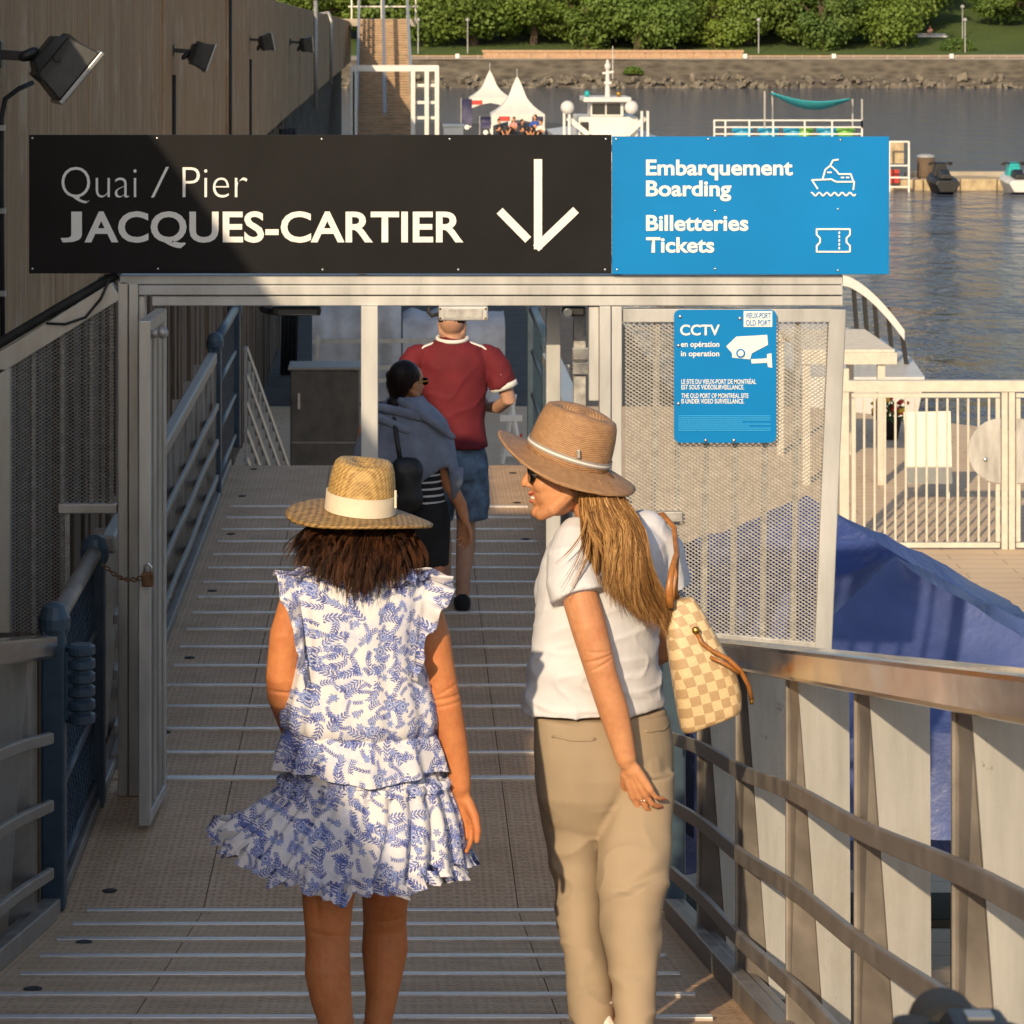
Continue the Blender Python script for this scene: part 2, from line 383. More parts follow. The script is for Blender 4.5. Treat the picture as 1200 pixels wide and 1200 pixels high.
# straw hats
def straw(name, c0, c1, sc, diag):
    t = NT(name); tc = t.n('TexCoord'); sep = t.n('SeparateXYZ'); t.l(tc.outputs['Object'], sep.inputs[0])
    n = t.noise(45, t.coord((1, 1, 2)), 4, .7)
    if diag:
        a = t.math('SINE', t.math('MULTIPLY', t.math('ADD', sep.outputs[0], t.math('ADD', sep.outputs[1], sep.outputs[2])), sc))
        b = t.math('SINE', t.math('MULTIPLY', t.math('SUBTRACT', t.math('ADD', sep.outputs[2], sep.outputs[1]), sep.outputs[0]), sc))
        h = t.math('MULTIPLY', a, b)
    else:
        rr = t.math('SQRT', t.math('ADD', t.math('POWER', sep.outputs[0], 2.0), t.math('POWER', sep.outputs[1], 2.0)))
        h = t.math('SINE', t.math('MULTIPLY', t.math('SUBTRACT', sep.outputs[2], rr), sc))
    f = t.math('ADD', t.math('MULTIPLY', h, .22), n)
    t.set(t.ramp(f, [(.25, c0), (.75, c1)]), .6); t.bump(f, .55, .004); return t.m
straw('straw_gold', (.27, .155, .045), (.60, .39, .145), 330, True)
straw('straw_brim', (.13, .075, .02), (.46, .28, .10), 210, True)
straw('straw_brown', (.26, .135, .06), (.46, .265, .135), 1100, False)

def hairmat(name, stops, hs):
    t = NT(name); at = t.n('Attribute'); at.attribute_name = 'strand'; n = t.noise(hs, t.coord((1, 1, .12)), 3)
    f = t.math('ADD', t.math('MULTIPLY', at.outputs['Fac'], .6), t.math('MULTIPLY', n, .4))
    t.set(t.ramp(f, stops), .5); t.b.inputs['Specular IOR Level'].default_value = .22
hairmat('hair_auburn', [(.2, (.014, .006, .004)), (.5, (.045, .018, .009)), (.92, (.15, .06, .025))], 90)
hairmat('hair_blond', [(.2, (.05, .021, .008)), (.36, (.17, .08, .027)), (.58, (.40, .21, .075)), (.86, (.68, .42, .18))], 90)
hairmat('hair_dark', [(.2, (.012, .007, .006)), (.8, (.04, .022, .016))], 90)

# checked canvas for the tote
t = NT('checked_canvas'); v = t.coord(); at = t.n('UVMap')
ck = t.n('TexChecker'); ck.inputs['Scale'].default_value = 1; ck.inputs['Color1'].default_value = (.60, .45, .26, 1); ck.inputs['Color2'].default_value = (.40, .27, .145, 1)
t.l(at.outputs[0], ck.inputs['Vector']); n = t.noise(220, v, 3)
t.set(t.mix(.25, ck.outputs[0], t.ramp(n, [(.3, .3), (.7, .8)]), 'OVERLAY'), .5); t.bump(n, .2, .001)
t = NT('striped_knit'); tc = t.n('TexCoord'); sep = t.n('SeparateXYZ'); t.l(tc.outputs['Object'], sep.inputs[0])
f = t.math('SINE', t.math('MULTIPLY', sep.outputs[2], 2*math.pi/.035)); t.set(t.ramp(f, [(.52, (.012, .012, .016)), (.62, (.62, .62, .62))], 'CONSTANT'), .9)
for nm, c0, c1, red in (('skin', (.47, .205, .095), (.62, .30, .15), (.53, .165, .08)), ('skin_tan', (.46, .165, .06), (.60, .235, .09), (.50, .12, .045)), ('skin_pale', (.42, .23, .15), (.54, .32, .22), (.5, .2, .14))):
    bpy.data.materials.remove(M[nm]); t = NT(nm); v = t.coord(); n1 = t.noise(9, v, 4, .6); n2 = t.noise(60, v, 3, .7); n3 = t.noise(22, v, 3); n4 = t.noise(420, v, 2)
    c = t.ramp(n1, [(.3, c0), (.7, c1)]); c = t.mix(t.math('MULTIPLY', t.ramp(n3, [(.5, 0), (.75, 1)]), .45), c, red)
    c = t.mix(.35, c, t.ramp(n2, [(.3, (.38, .36, .34)), (.7, (.62, .62, .62))]), 'OVERLAY'); t.set(c, t.ramp(n2, [(.3, .48), (.7, .68)]))
    t.bump(n4, .12, .001, t.bump(n2, .18, .003)); t.b.inputs['Subsurface Weight'].default_value = .06; t.b.inputs['Subsurface Radius'].default_value = (.012, .004, .002); t.b.inputs['Specular IOR Level'].default_value = .35
t = NT('tarp_grey_blue'); n = t.noise(2.2, t.coord(), 5); n2 = t.noise(7, t.coord(), 4)
t.set(t.ramp(n, [(.3, (.05, .075, .21)), (.7, (.085, .12, .31))]), .42); t.bump(n2, .5, .03, t.bump(n, .5, .06))
t = NT('plate_metal'); v = t.coord((3, 3, .35)); n1 = t.noise(4, v, 6, .7); n2 = t.noise(2.2, t.coord(), 6, .75); n3 = t.noise(26, t.coord((1, 1, .6)), 5, .8)
c = t.ramp(n1, [(.3, (.33, .325, .31)), (.7, (.47, .46, .44))]); c = t.mix(t.ramp(n2, [(.52, 0), (.72, .5)]), c, (.30, .26, .21)); c = t.mix(t.ramp(n3, [(.64, 0), (.70, .7)]), c, (.18, .14, .10))
t.set(c, t.ramp(n2, [(.3, .38), (.7, .6)]), .3); t.bump(n3, .25, .002, t.bump(n1, .15, .003))
t = NT('hat_ribbon'); t.set((.30, .27, .26), .8)
# ================================================================== SETTING
WX = -2.2
mb = MB(); mb.add([(-900, -60, 0), (1100, -60, 0), (1100, 306, 0), (-900, 306, 0)], [(0, 1, 2, 3)])
struct(mb.build('water', M['water']))
# far bank: revetment, promenade, grass slope
def sheet(rows, name, mat, jit=0):
    mb = MB(); xs = [-260+8*i for i in range(86)]; rg = random.Random(5); rings = []
    for (y, z) in rows:
        rings.append([Vector((x, y+rg.uniform(-jit, jit), z+rg.uniform(-jit, jit)*.5)) for x in xs])
    mb.loft(rings, cap=False, closed=False); return struct(mb.build(name, mat, smooth=jit > .3))
sheet([(303.0, -.6), (305.5, 1.0), (306.2, 2.75)], 'embankment', M['seawall'], .12)
sheet([(306.0, 2.8), (312, 2.95), (316, 3.0)], 'promenade', M['path'])
sheet([(315.5, 3.0), (324, 3.9), (338, 5.6), (356, 8.2), (380, 11.5), (430, 16)], 'grass_slope', M['grass'], .4)
# pontoon decks
def deckpoly(name, poly, z, th, mat):
    mb = MB(); mb.prism([(x, y, z) for x, y in poly], (0, 0, -th)); return struct(mb.build(name, mat))
deckpoly('pontoon_deck', [(1.6, 14.2), (13, 14.2), (13, 44), (9.6, 47.4), (6.6, 50.5), (-2.45, 50.5), (-2.45, 24.5), (1.6, 24.5)], .6, .5, M['pontoon'])
deckpoly('pontoon_walkway', [(-2.4, 50.52), (4.6, 50.52), (4.6, 150), (9.5, 150), (9.5, 186), (-2.4, 186)], .59, .5, M['asphalt'])

# walkway deck: each plate is a piece
deck = struct(thing('gangway_deck', 'brown dimpled walkway plates with bright anti-slip bars', 'x', (0, 12, FL)))
del deck['category']
def plate(x0, x1, y0, y1, z0, z1, g=.002, th=.05):
    mb = MB(); a = [(x0+g, y0+g, z0), (x1-g, y0+g, z0), (x1-g, y1-g, z1), (x0+g, y1-g, z1)]
    mb.prism(a, (0, 0, -th)); mb.build('deck_plate', M['deck'], deck)
def cleat(x0, x1, y, z, w=.028):
    mb = MB(); sl = floor_z(y-.02)-floor_z(y+.02)
    mb.bx(x0, x1, y-w/2, y+w/2, z-.002, z+.013); mb.build('anti_slip_bar', M['cleat'], deck, bevel=.003)
XS = [-1.30, -.76, .44, 1.0]
for i in range(3):
    plate(XS[i], XS[i+1], Y1, 13.68, FL, FL)
for i in range(3):
    for (a, b) in ((13.72, 17.5), (17.5, 21.28)): plate(XS[i], XS[i+1], a, b, FL, FL)
for (a, b) in ((-1.3, -.55), (-.55, .3), (.3, 1.0)): plate(a, b, 21.28, 23.3, FL, FL)
for i in range(3):
    for (a, b) in ((3.5, 7.1), (7.1, 9.4), (9.4, Y1)): plate(XS[i], XS[i+1], a, b, floor_z(a), floor_z(b))
for i in range(3): plate(XS[i], XS[i+1], -3.5, 3.5, floor_z(3.5), floor_z(3.5))
y = Y1-.01
while y > 3.7: cleat(-1.2, .87, y, floor_z(y)); y -= .507
for k in range(17):
    y = 21.3-k*.475
    cleat(-1.2, .87, y, FL, .05 if k == 16 else .028)
for (x, y) in ((-1.14, 11.95), (-1.13, 14.6), (-1.13, 16.3), (-1.13, 18.2), (-1.13, 20.2), (-1.14, 21.8), (-1.1, 10.6), (-1.12, 9.3), (.8, 14.9), (.8, 20.0), (.8, 21.5), (.82, 22.9), (-1.12, 23.1)):
    mb = MB(); mb.lathe([(.026, -.001), (.03, .003), (.018, .006)], (x, y, floor_z(y)), 14); mb.build('drain_plug', M['drain'], deck)
# side stringers
for sx, x in ((-1, -1.335), (1, 1.035)):
    mb = MB(); mb.bar((x, Y1, FL-.07), (x, 3.5, floor_z(3.5)-.07), .07, .24); mb.build('stringer', M['aluminium_dull'], deck, bevel=.006)
    mb = MB(); mb.bar((x, Y1, FL-.07), (x, 23.3, FL-.07), .07, .235); mb.build('stringer', M['aluminium_dull'], deck, bevel=.006)
for y in (12.6, 17.0, 21.0, 23.1):                   # piles that carry the walkway
    for x in (-1.0, .7):
        mb = MB(); mb.tube([(x, y, -.5), (x, y, FL-.06)], .11, 14); mb.build('pile', M['aluminium_dull'], deck, smooth=True)

# ------------------------------------------------------------------ pier wall
wall = thing('pier_wall', 'tall weathered brown concrete pier wall along the left of the walkway', 'wall', (WX, 20, 0))
zb = ZC-1.9
def ztop(y):
    if y <= 5.0: return ZC+.86  # unseen near stretch, raised so its shade covers skirt and legs
    if y <= 30: return ZC+.42
    if y <= 54: return ZC+.42-(y-30)/24*.14
    return ZC+.28-(y-54)/43*.26
y = -14.0; k = 0
while y < 128:
    L = (2.9, 3.4, 3.1, 3.7)[k % 4]
    if y > 45: L *= 1.8
    mb = MB(); e = .012; dx = rnd.uniform(-.015, .015)
    p = [(WX+dx, y+e, zb), (WX+dx, y+L-e, zb), (WX+dx, y+L-e, ztop(y+L)), (WX+dx, y+e, ztop(y))]
    mb.prism(p, (-1.6, 0, 0)); mb.build('concrete_panel', M['wall_concrete'], wall, bevel=.012); y += L; k += 1
mb = MB(); mb.bx(WX-1.62, WX-.35, -14, 128, -.6, zb-.01); mb.build('lower_wall', M['wall_stained'], wall)
y = 14.0                                             # timber fender planks below the concrete lip
while y < 62:
    mb = MB(); w = rnd.uniform(.22, .34); h = zb-.02-rnd.uniform(0, .25)
    mb.bx(WX-.33, WX-.33+rnd.uniform(.08, .15), y, y+w-.03, -.4, h); mb.build('fender_plank', M['timber'], wall, bevel=.01); y += w
# unseen block added on the pier: casts the diagonal shade line on the sign
kk = thing('shade_blocker', 'unseen added hut standing on top of the pier above the wall', 'blocker', (WX-.75, 9.6, ZC+.42))
mb = MB(); mb.bx(WX-1.5, WX-.02, 6.0, 11.3, ZC+.425, ZC+.92); mb.build('wall', M['wall_concrete'], kk)  # bulk of the added shade block
mb = MB(); mb.bx(WX-1.55, WX, 5.95, 11.35, ZC+.922, ZC+.98); mb.build('roof', M['aluminium_dull'], kk)  # flat top of the same added block

# wall-mounted conduits
def conduit(label, pts, r, mat='black_rubber', clips=()):
    mb = MB(); mb.tube(pts, r, 8); o = thing('conduit', label, 'conduit', pts[-1]); mb.build('pipe', M[mat], o, smooth=True)
    for c in clips:
        m2 = MB(); m2.box(c, (.04, .05, .03)); m2.build('clip', M['galvanised'], o)
xw = WX+.025
conduit('black cable clipped to the wall below the nearest floodlight', [W(38, 97, 16.9), W(22, 104, 16.8), W(6, 116, 16.7), (xw, 16.65, ZC-.55), (xw, 16.65, ZC-.9), (xw, 16.7, ZC-1.75)], .014, clips=[(xw, 16.65, ZC-.6), (xw, 16.67, ZC-1.05), (xw, 16.68, ZC-1.5)])
conduit('black cable running down from the second floodlight', [(xw, 29.2, ZC-.55), (xw, 29.2, ZC-1.1), (xw, 29.2, ZC-1.8)], .02)
conduit('thick black pipe rising on the wall right of the second floodlight', [(xw, 38.6, ZC+.3), (xw, 38.6, ZC-1.0), (xw, 38.6, ZC-1.85)], .03)
conduit('thin black cable below the third floodlight', [(xw, 43.8, ZC-.6), (xw, 43.8, ZC-1.85)], .025)
conduit('grey pipe bent over the top of the far pier wall', [(WX-.4, 88, ZC+.05), (WX+.1, 87, ZC+.12), (WX+.17, 87, ZC-.1), (WX+.17, 87, ZC-1.9)], .05, 'galvanised')
conduit('grey vertical pipe standing by the far wall near the bent pipe', [(WX+.1, 74, ZC+.4), (WX+.1, 74, ZC-2.2)], .05, 'galvanised')

# ------------------------------------------------------------------ floodlights
def floodlight(y, z, ang, sc, label, yaw=0, kind=0):
    o = thing('floodlight', label, 'floodlight', (WX, y, z), 'floodlights along the pier wall')
    def P(x, yy, zz): return Vector((WX+x*sc, y+yy*sc, z+zz*sc))
    mb = MB(); mb.bar(P(-.01, 0, .02), P(.30, 0, .0), .06*sc, .06*sc); mb.box(P(.01, 0, .02), (.03, .12*sc, .16*sc)); mb.build('arm', M['lamp_black'], o, bevel=.004)
    Rm = Matrix.Rotation(R(yaw), 3, 'Z') @ Matrix.Rotation(R(ang), 3, 'Y'); c = P(.40, 0, -.05)
    def Q(x, yy, zz): return c+Rm @ (Vector((x, yy, zz))*sc)
    mb = MB()                                        # tapered housing: back smaller than the front
    mb.loft([[Q(-.17, -.12, -.10), Q(-.17, .12, -.10), Q(-.17, .12, .10), Q(-.17, -.12, .10)],
             [Q(-.10, -.16, -.15), Q(-.10, .16, -.15), Q(-.10, .16, .15), Q(-.10, -.16, .15)],
             [Q(.10, -.20, -.19), Q(.10, .20, -.19), Q(.10, .20, .19), Q(.10, -.20, .19)]]); h = mb.build('housing', M['lamp_black'], o, bevel=.008)
    mb = MB()
    for k in range(7): mb.box(Q(-.11+.012*k, 0, 0), (.004, .34*sc, .33*sc), Rm)
    mb.build('cooling_fins', M['lamp_black'], h)
    mb = MB(); mb.box(Q(.115, 0, 0), (.03*sc, .43*sc, .41*sc), Rm); mb.build('rim', M['lamp_rim'], o, bevel=.006)
    mb = MB(); mb.box(Q(.132, 0, 0), (.008*sc, .37*sc, .35*sc), Rm); mb.build('glass', M['lamp_glass'], o)
    mb = MB(); mb.tube([Q(-.08, -.21, 0), Q(-.08, .21, 0)], .022*sc, 10); mb.build('pivot', M['lamp_black'], o)
    mb = MB(); mb.rtube([Q(-.19, 0, -.05), Q(-.22, 0, -.11)], .035*sc, 10); mb.build('cable_gland', M['lamp_black'], o, smooth=True)
    return o
floodlight(16.7, ZC-.22, 40, .88, 'nearest black floodlight on the wall, turned to show its square side', 14)
floodlight(29.3, ZC-.33, 20, .70, 'second floodlight from the left, black with a sunlit lower edge', 10)
floodlight(43.8, ZC-.33, -12, .64, 'third floodlight along the wall, grey and round-backed above the sign', 14)
floodlight(60.0, ZC-.5, -5, .8, 'farthest floodlight on the wall beside the grey pipes', 14)
# ================================================================== GATE AND SIGNS
GD = 13.4
def text_mesh(s, bold):
    c = bpy.data.curves.new('t', 'FONT'); c.body = s; c.offset = bold; c.extrude = 0; c.resolution_u = 4
    o = bpy.data.objects.new('t', c); COL.objects.link(o); dg = bpy.context.evaluated_depsgraph_get()
    me = bpy.data.meshes.new_from_object(o.evaluated_get(dg)); bpy.data.objects.remove(o); return me
def text_px(s, x0, x1, y0, y1, d, mat, parent, bold=0, name='lettering', fit=False):
    me = text_mesh(s, bold); vs = me.vertices
    ax = min(v.co.x for v in vs); bx = max(v.co.x for v in vs); ay = min(v.co.y for v in vs); by = max(v.co.y for v in vs)
    if not fit: hm = text_mesh('H', bold); ay = min(v.co.y for v in hm.vertices); by = max(v.co.y for v in hm.vertices); bpy.data.meshes.remove(hm)
    L = wloc(parent); a = W(x0, y1, d); b = W(x1, y0, d)
    for v in vs:
        u = (v.co.x-ax)/(bx-ax); w = (v.co.y-ay)/(by-ay)
        v.co = Vector((a.x+(b.x-a.x)*u, d, a.z+(b.z-a.z)*w))-L
    return put(name, me, mat, parent)
SK = 0
def stroke(mb, pts, wpx, d, closed=False):
    if closed: pts = pts+[pts[0]]
    global SK
    for (a, b) in zip(pts, pts[1:]):
        SK += 1; e = d-.00012*(SK % 9); mb.bar(W(*a, e), W(*b, e), wpx/F*d, .003, (0, 1, 0))
    for p in pts:
        SK += 1; e = d-.0012-.00012*(SK % 9); mb.lathe([(wpx/2/F*d, -.0015), (wpx/2/F*d, .0015)], W(*p, e), 8, Matrix.Rotation(R(90), 3, 'X'))
    return mb
def rect(mb, x0, x1, y0, y1, d, th):
    a = W(x0, y1, d); b = W(x1, y0, d); mb.bx(a.x, b.x, d, d+th, a.z, b.z); return mb

SD = 13.36
sg = thing('direction_sign', 'wide black and blue overhead sign above the gate pointing to the pier and boarding', 'sign', W(538, 321, SD+.03))
pb = rect(MB(), 34, 716.5, 158, 320.5, SD, .012).build('black_panel', M['sign_black'], sg, bevel=.002)
pl = rect(MB(), 717.2, 1042, 160, 321.5, SD, .012).build('blue_panel', M['sign_blue'], sg, bevel=.002)
rect(MB(), 36, 1040, 170, 178, SD+.0125, .04).build('back_rail', M['aluminium'], sg)
rect(MB(), 36, 1040, 300, 308, SD+.0125, .04).build('back_rail', M['aluminium'], sg)
for px in (120, 420, 720, 985): rect(MB(), px, px+9, 162, 321, SD+.053, .045).build('bracket', M['aluminium'], sg)
d = SD-.003
text_px('Quai', 72, 160, 196, 231, d, M['sign_white'], pb, -.016); text_px('/', 177, 198, 196, 231, d, M['sign_white'], pb, -.016); text_px('Pier', 214, 290, 196, 231, d, M['sign_white'], pb, -.016)
text_px('J', 71, 96, 248, 284, d, M['sign_white'], pb, .022, fit=True); text_px('ACQUES-CARTIER', 99, 543, 248, 284, d, M['sign_white'], pb, .022)
mb = MB()
for k, (p0, p1) in enumerate((((630.5, 186.5), (630.5, 292)), ((675, 246), (628, 291)), ((585.5, 247), (619, 281)))):
    e = d-.0004*k; mb.bar(W(*p0, e), W(*p1, e), 9.6/F*d, .003, (0, 1, 0))
mb.build('down_arrow', M['sign_white'], pb)
text_px('Embarquement', 757, 929, 187, 205.5, d, M['sign_white'], pl, .026)
text_px('Boarding', 757, 857, 211.5, 230, d, M['sign_white'], pl, .026)
text_px('Billetteries', 757, 877, 252, 270.5, d, M['sign_white'], pl, .026)
text_px('Tickets', 757, 837, 278, 296, d, M['sign_white'], pl, .026)
mb = MB(); s = 1.9                                    # ship pictogram
stroke(mb, [(958, 221), (951.5, 211), (974, 210), (980, 213), (1001, 213), (1000, 222)], s, d)
stroke(mb, [(964, 210), (967, 199), (973, 194), (980, 200), (983, 204), (997, 204), (1000, 213)], s, d)
stroke(mb, [(973, 194), (976, 188), (982, 187)], s, d)
for x in (970,): stroke(mb, [(x, 202), (x+4, 202)], s, d)
for x in (986, 992): stroke(mb, [(x, 208), (x+2.5, 208)], s, d)
pts = [(951+i*.9, 227.5-1.8*math.cos(i*.9/9.0*2*math.pi)) for i in range(58)]; stroke(mb, pts, s, d)
mb.build('ship_pictogram', M['sign_white'], pl)
mb = MB()
stroke(mb, [(957, 268.5), (996, 268.5), (996, 275), (992, 279), (992, 284), (996, 288), (996, 295), (957, 295), (957, 288), (961, 284), (961, 279), (957, 275)], s, d, True)
for y in (272, 276.5, 281, 285.5, 290): stroke(mb, [(983.5, y), (983.5, y+1.5)], s, d)
mb.build('ticket_pictogram', M['sign_white'], pl)
for (x, y) in ((38, 162), (184, 162), (377, 163), (527, 163), (710, 163), (38, 315), (185, 315), (378, 316), (537, 316), (709, 316), (722, 163), (830, 163), (985, 164), (723, 316), (838, 315), (982, 317), (982, 245), (838, 247)):
    mb = MB(); mb.ell(W(x, y, SD-.001), (.0055, .003, .0055), None, 10, 6); mb.build('screw', M['steel'], pb if x < 717 else pl, smooth=True)

# ------------------------------------------------------------------ gate frame
gf = thing('gate_portal', 'bright aluminium portal frame of the gate under the sign', 'gate frame', (0, GD, FL))
def gbar(name, x0, x1, y0, y1, dd=0, th=.08, mat='aluminium', bev=.004):
    return rect(MB(), x0, x1, y0, y1, GD+dd, th).build(name, M[mat], gf, bevel=bev)
for (y0, y1, dd) in ((322.5, 333.5, 0), (334.5, 346, -.015), (347, 358.5, .0)):
    gbar('header_beam', 140 if y0 < 330 else (162 if y0 < 340 else 178), 988, y0, y1, dd, .10, 'aluminium_raw')
fy = CY+F*3.4/GD
gbar('jamb', 138, 150, 330, fy, 0, .10); gbar('jamb', 150.6, 162, 333, fy, -.012, .10); gbar('jamb', 162.6, 170, 347, fy, .004, .08)
gbar('jamb', 690, 702, 359, 470, .02, .06, 'aluminium_raw'); gbar('jamb', 702.6, 716, 359, fy, -.01, .08, 'aluminium_raw'); gbar('jamb', 716.6, 729, 359, fy, .005, .08, 'aluminium_raw')
gbar('centre_post', 423, 443, 359, fy-40, -.03, .075, 'aluminium_raw')
# lock box hanging under the header
lb = thing('closer_box', 'small scuffed metal box hanging under the middle of the gate header', 'box', W(543, 378, GD))
mb = rect(MB(), 514, 572, 359.2, 376, GD-.05, .09); mb.build('case', M['aluminium_raw'], lb, bevel=.008)
mb = rect(MB(), 520, 566, 362, 373, GD-.053, .004); mb.build('lid', M['galvanised'], lb, bevel=.002)
for x in (516, 569):
    for y in (362, 373): mb = MB(); mb.ell(W(x, y, GD-.051), (.005, .004, .005), None, 8, 6); mb.build('screw', M['brass'], lb)
mb = MB(); mb.tube([W(514, 368, GD), W(506, 370, GD), W(502, 366, GD), W(503, 359.5, GD)], .008, 8); mb.build('cable', M['black_rubber'], lb, smooth=True)
# flood lamp under the header (left)
lf = thing('work_light', 'flat dark lamp fixed under the left of the gate header', 'lamp', W(345, 372, GD+.3))
rect(MB(), 318, 376, 359, 370, GD+.12, .15).build('case', M['lamp_black'], lf, bevel=.01); rect(MB(), 326, 371, 363, 369, GD+.112, .008).build('glass', M['lamp_glass'], lf)
mb = MB(); mb.tube([W(319, 366, GD+.2), W(308, 363, GD+.2), W(306, 359.2, GD+.2)], .014, 8); mb.build('cable', M['black_rubber'], lf, smooth=True)
# camera under the header (right)
cc = thing('gate_camera', 'small black camera under the header beside the right jamb', 'camera', W(672, 375, GD+.1))
rect(MB(), 660, 686, 359.5, 371, GD+.04, .12).build('case', M['black_plastic'], cc, bevel=.01)
mb = MB(); mb.lathe([(.02, -.01), (.02, .02), (.014, .022)], W(665, 366, GD+.035), 14, Matrix.Rotation(R(90), 3, 'X')); mb.build('lens', M['lamp_glass'], cc)
# far door post with hinges, right
dp = thing('hinge_post', 'pale post with steel hinges just inside the right jamb', 'post', W(665, CY+F*3.4/13.9, 13.9))
rect(MB(), 640, 657, 350, CY+F*3.4/13.9, 13.9, .06).build('post', M['aluminium_raw'], dp, bevel=.004)
rect(MB(), 672, 687, 352, CY+F*3.4/13.9, 13.85, .05).build('post', M['galvanised'], dp, bevel=.004)
for y in (408, 425, 600): rect(MB(), 671, 691, y, y+14, 13.82, .028).build('hinge', M['steel'], dp, bevel=.003)

# ------------------------------------------------------------------ open gate leaf on the left
gl = thing('gate_leaf', 'narrow aluminium gate leaf standing open at the left, seen edge-on', 'gate', W(180, 955, 12.9))
A0 = W(176, 955, 12.82); B0 = W(196, 925, 13.32); zt = W(196, 362, 13.32).z; ztn = W(166, 375, 12.82).z
zbt = FL+.03
def leafbar(name, a, b, z0, z1, w, mat='aluminium'):
    mb = MB(); mb.bar((a.x, a.y, z0), (b.x, b.y, z1), w, w, (0, 1, 0)); return mb.build(name, M[mat], gl, bevel=.004)
ex = W(170, 600, 12.82).x; exf = W(188, 600, 13.32).x
nearp = Vector((ex, 12.82, 0)); farp = Vector((exf, 13.32, 0))
leafbar('stile', nearp, nearp, zbt, zt, .05); leafbar('stile', farp, farp, zbt, zt, .05)
for z in (zbt+.025, zt-.025):
    mb = MB(); mb.bar((nearp.x, nearp.y+.025, z), (farp.x, farp.y-.025, z), .05, .05); mb.build('rail', M['aluminium'], gl, bevel=.004)
mb = MB(); mb.prism([(nearp.x+.006, nearp.y+.026, zbt+.051), (farp.x+.006, farp.y-.026, zbt+.051), (farp.x+.006, farp.y-.026, zt-.051), (nearp.x+.006, nearp.y+.026, zt-.051)], (.008, 0, 0)); mb.build('sheet', M['aluminium_dull'], gl)
for k in (.33, .66):
    p = nearp.lerp(farp, k); mb = MB(); mb.bar((p.x+.02, p.y, zbt+.06), (p.x+.02, p.y, zt-.06), .012, .012, (0, 1, 0)); mb.build('rib', M['aluminium'], gl)
mb = MB(); mb.tube([(nearp.x+.02, nearp.y, zt-.06), (nearp.x+.06, nearp.y-.02, zt-.05)], .018, 10); mb.ell((nearp.x+.075, nearp.y-.02, zt-.05), (.025, .025, .025)); mb.build('latch_knob', M['galvanised'], gl, smooth=True)
# chain and padlock
ch = thing('lock_chain', 'rusty chain with a padlock tying the gate leaf to the blue rail', 'chain', W(172, 690, 12.75))
a, b = W(120, 661, 12.75), W(170, 676, 12.75); N = 13
for k in range(N):
    u = (k+.5)/N; p = a.lerp(b, u)-Vector((0, 0, .035*math.sin(math.pi*u))); t = (b-a).normalized()
    mb = MB(); side = Vector((0, 0, 1)) if k % 2 else Vector((0, 1, 0)); q = []
    for j in range(9):
        an = 2*math.pi*j/8; q.append(p+t*(.0125*math.cos(an))+side*(.008*math.sin(an)))
    mb.tube(q, .0032, 6, False); mb.build('link', M['rust'], ch, smooth=True)
mb = MB(); mb.box(W(173, 679, 12.72), (.05, .03, .06)); mb.build('padlock', M['rust'], ch, bevel=.008)
mb = MB(); mb.tube([W(170, 673, 12.72), W(170, 664, 12.72), W(174, 660, 12.72), W(177, 664, 12.72), W(177, 673, 12.72)], .006, 8); mb.build('shackle', M['steel'], ch, smooth=True)

# ------------------------------------------------------------------ expanded-metal panels
def expanded(inside, x0, x1, z0, z1, y, cw, chh, st, th, name, mat, parent):
    mb = MB(); rows = int((z1-z0)/(chh/2)); cols = int((x1-x0)/(cw/2))
    V = []; Fc = []
    for i in range(rows):
        zc = z0+(i+.5)*chh/2; sgn = 1 if i % 2 else -1
        for j in range(cols):
            s0 = 1 if j % 2 else -1
            xa = x0+j*cw/2; xb = xa+cw/2
            za = zc+sgn*s0*chh/4*.92; zc2 = zc-sgn*s0*chh/4*.92
            if not inside((xa+xb)/2, zc): continue
            o = len(V); yy = th/2*sgn*s0
            V += [(xa, y+yy, za-st/2), (xa, y+yy-th, za+st/2), (xb, y-yy, zc2-st/2), (xb, y-yy-th, zc2+st/2),
                  (xa, y+yy+.0015, za-st/2+.001), (xb, y-yy+.0015, zc2-st/2+.001), (xa, y+yy-th+.0015, za+st/2), (xb, y-yy-th+.0015, zc2+st/2)]
            Fc += [(o, o+2, o+3, o+1), (o+4, o+6, o+7, o+5), (o, o+4, o+5, o+2), (o+1, o+3, o+7, o+6)]
    mb.v = [Vector(v) for v in V]; mb.f = Fc
    ob = mb.build(name, M[mat], parent, fix=False); ob['kind'] = 'stuff'; return ob
# right wing
rw = thing('mesh_panel', 'sunlit expanded-metal wing panel right of the gate, behind the CCTV sign', 'mesh panel', W(850, 750, GD))
def sidex(z, a, b): return a[0]+(b[0]-a[0])*((z-a[1])/(b[1]-a[1]))
RT = W(984, 372, GD); RB = W(966, 758, GD); LB = W(733, 735, GD); TL = W(733, 378, GD)
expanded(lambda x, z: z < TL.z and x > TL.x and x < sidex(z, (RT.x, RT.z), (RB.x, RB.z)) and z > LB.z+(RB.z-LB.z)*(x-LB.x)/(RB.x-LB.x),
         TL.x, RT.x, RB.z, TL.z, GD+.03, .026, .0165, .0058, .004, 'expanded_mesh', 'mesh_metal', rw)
rect(MB(), 730, 974, 362, 378, GD+.005, .05).build('top_rail', M['aluminium_raw'], rw, bevel=.004)
mb = MB(); mb.bar(W(981, 362, GD+.03), W(964, 762, GD+.03), .075, .05, (0, 1, 0)); mb.build('edge_post', M['aluminium_raw'], rw, bevel=.005)
mb = MB(); mb.bar(W(731, 737, GD+.03), W(958, 758, GD+.03), .03, .04); mb.build('bottom_rail', M['aluminium'], rw, bevel=.003)
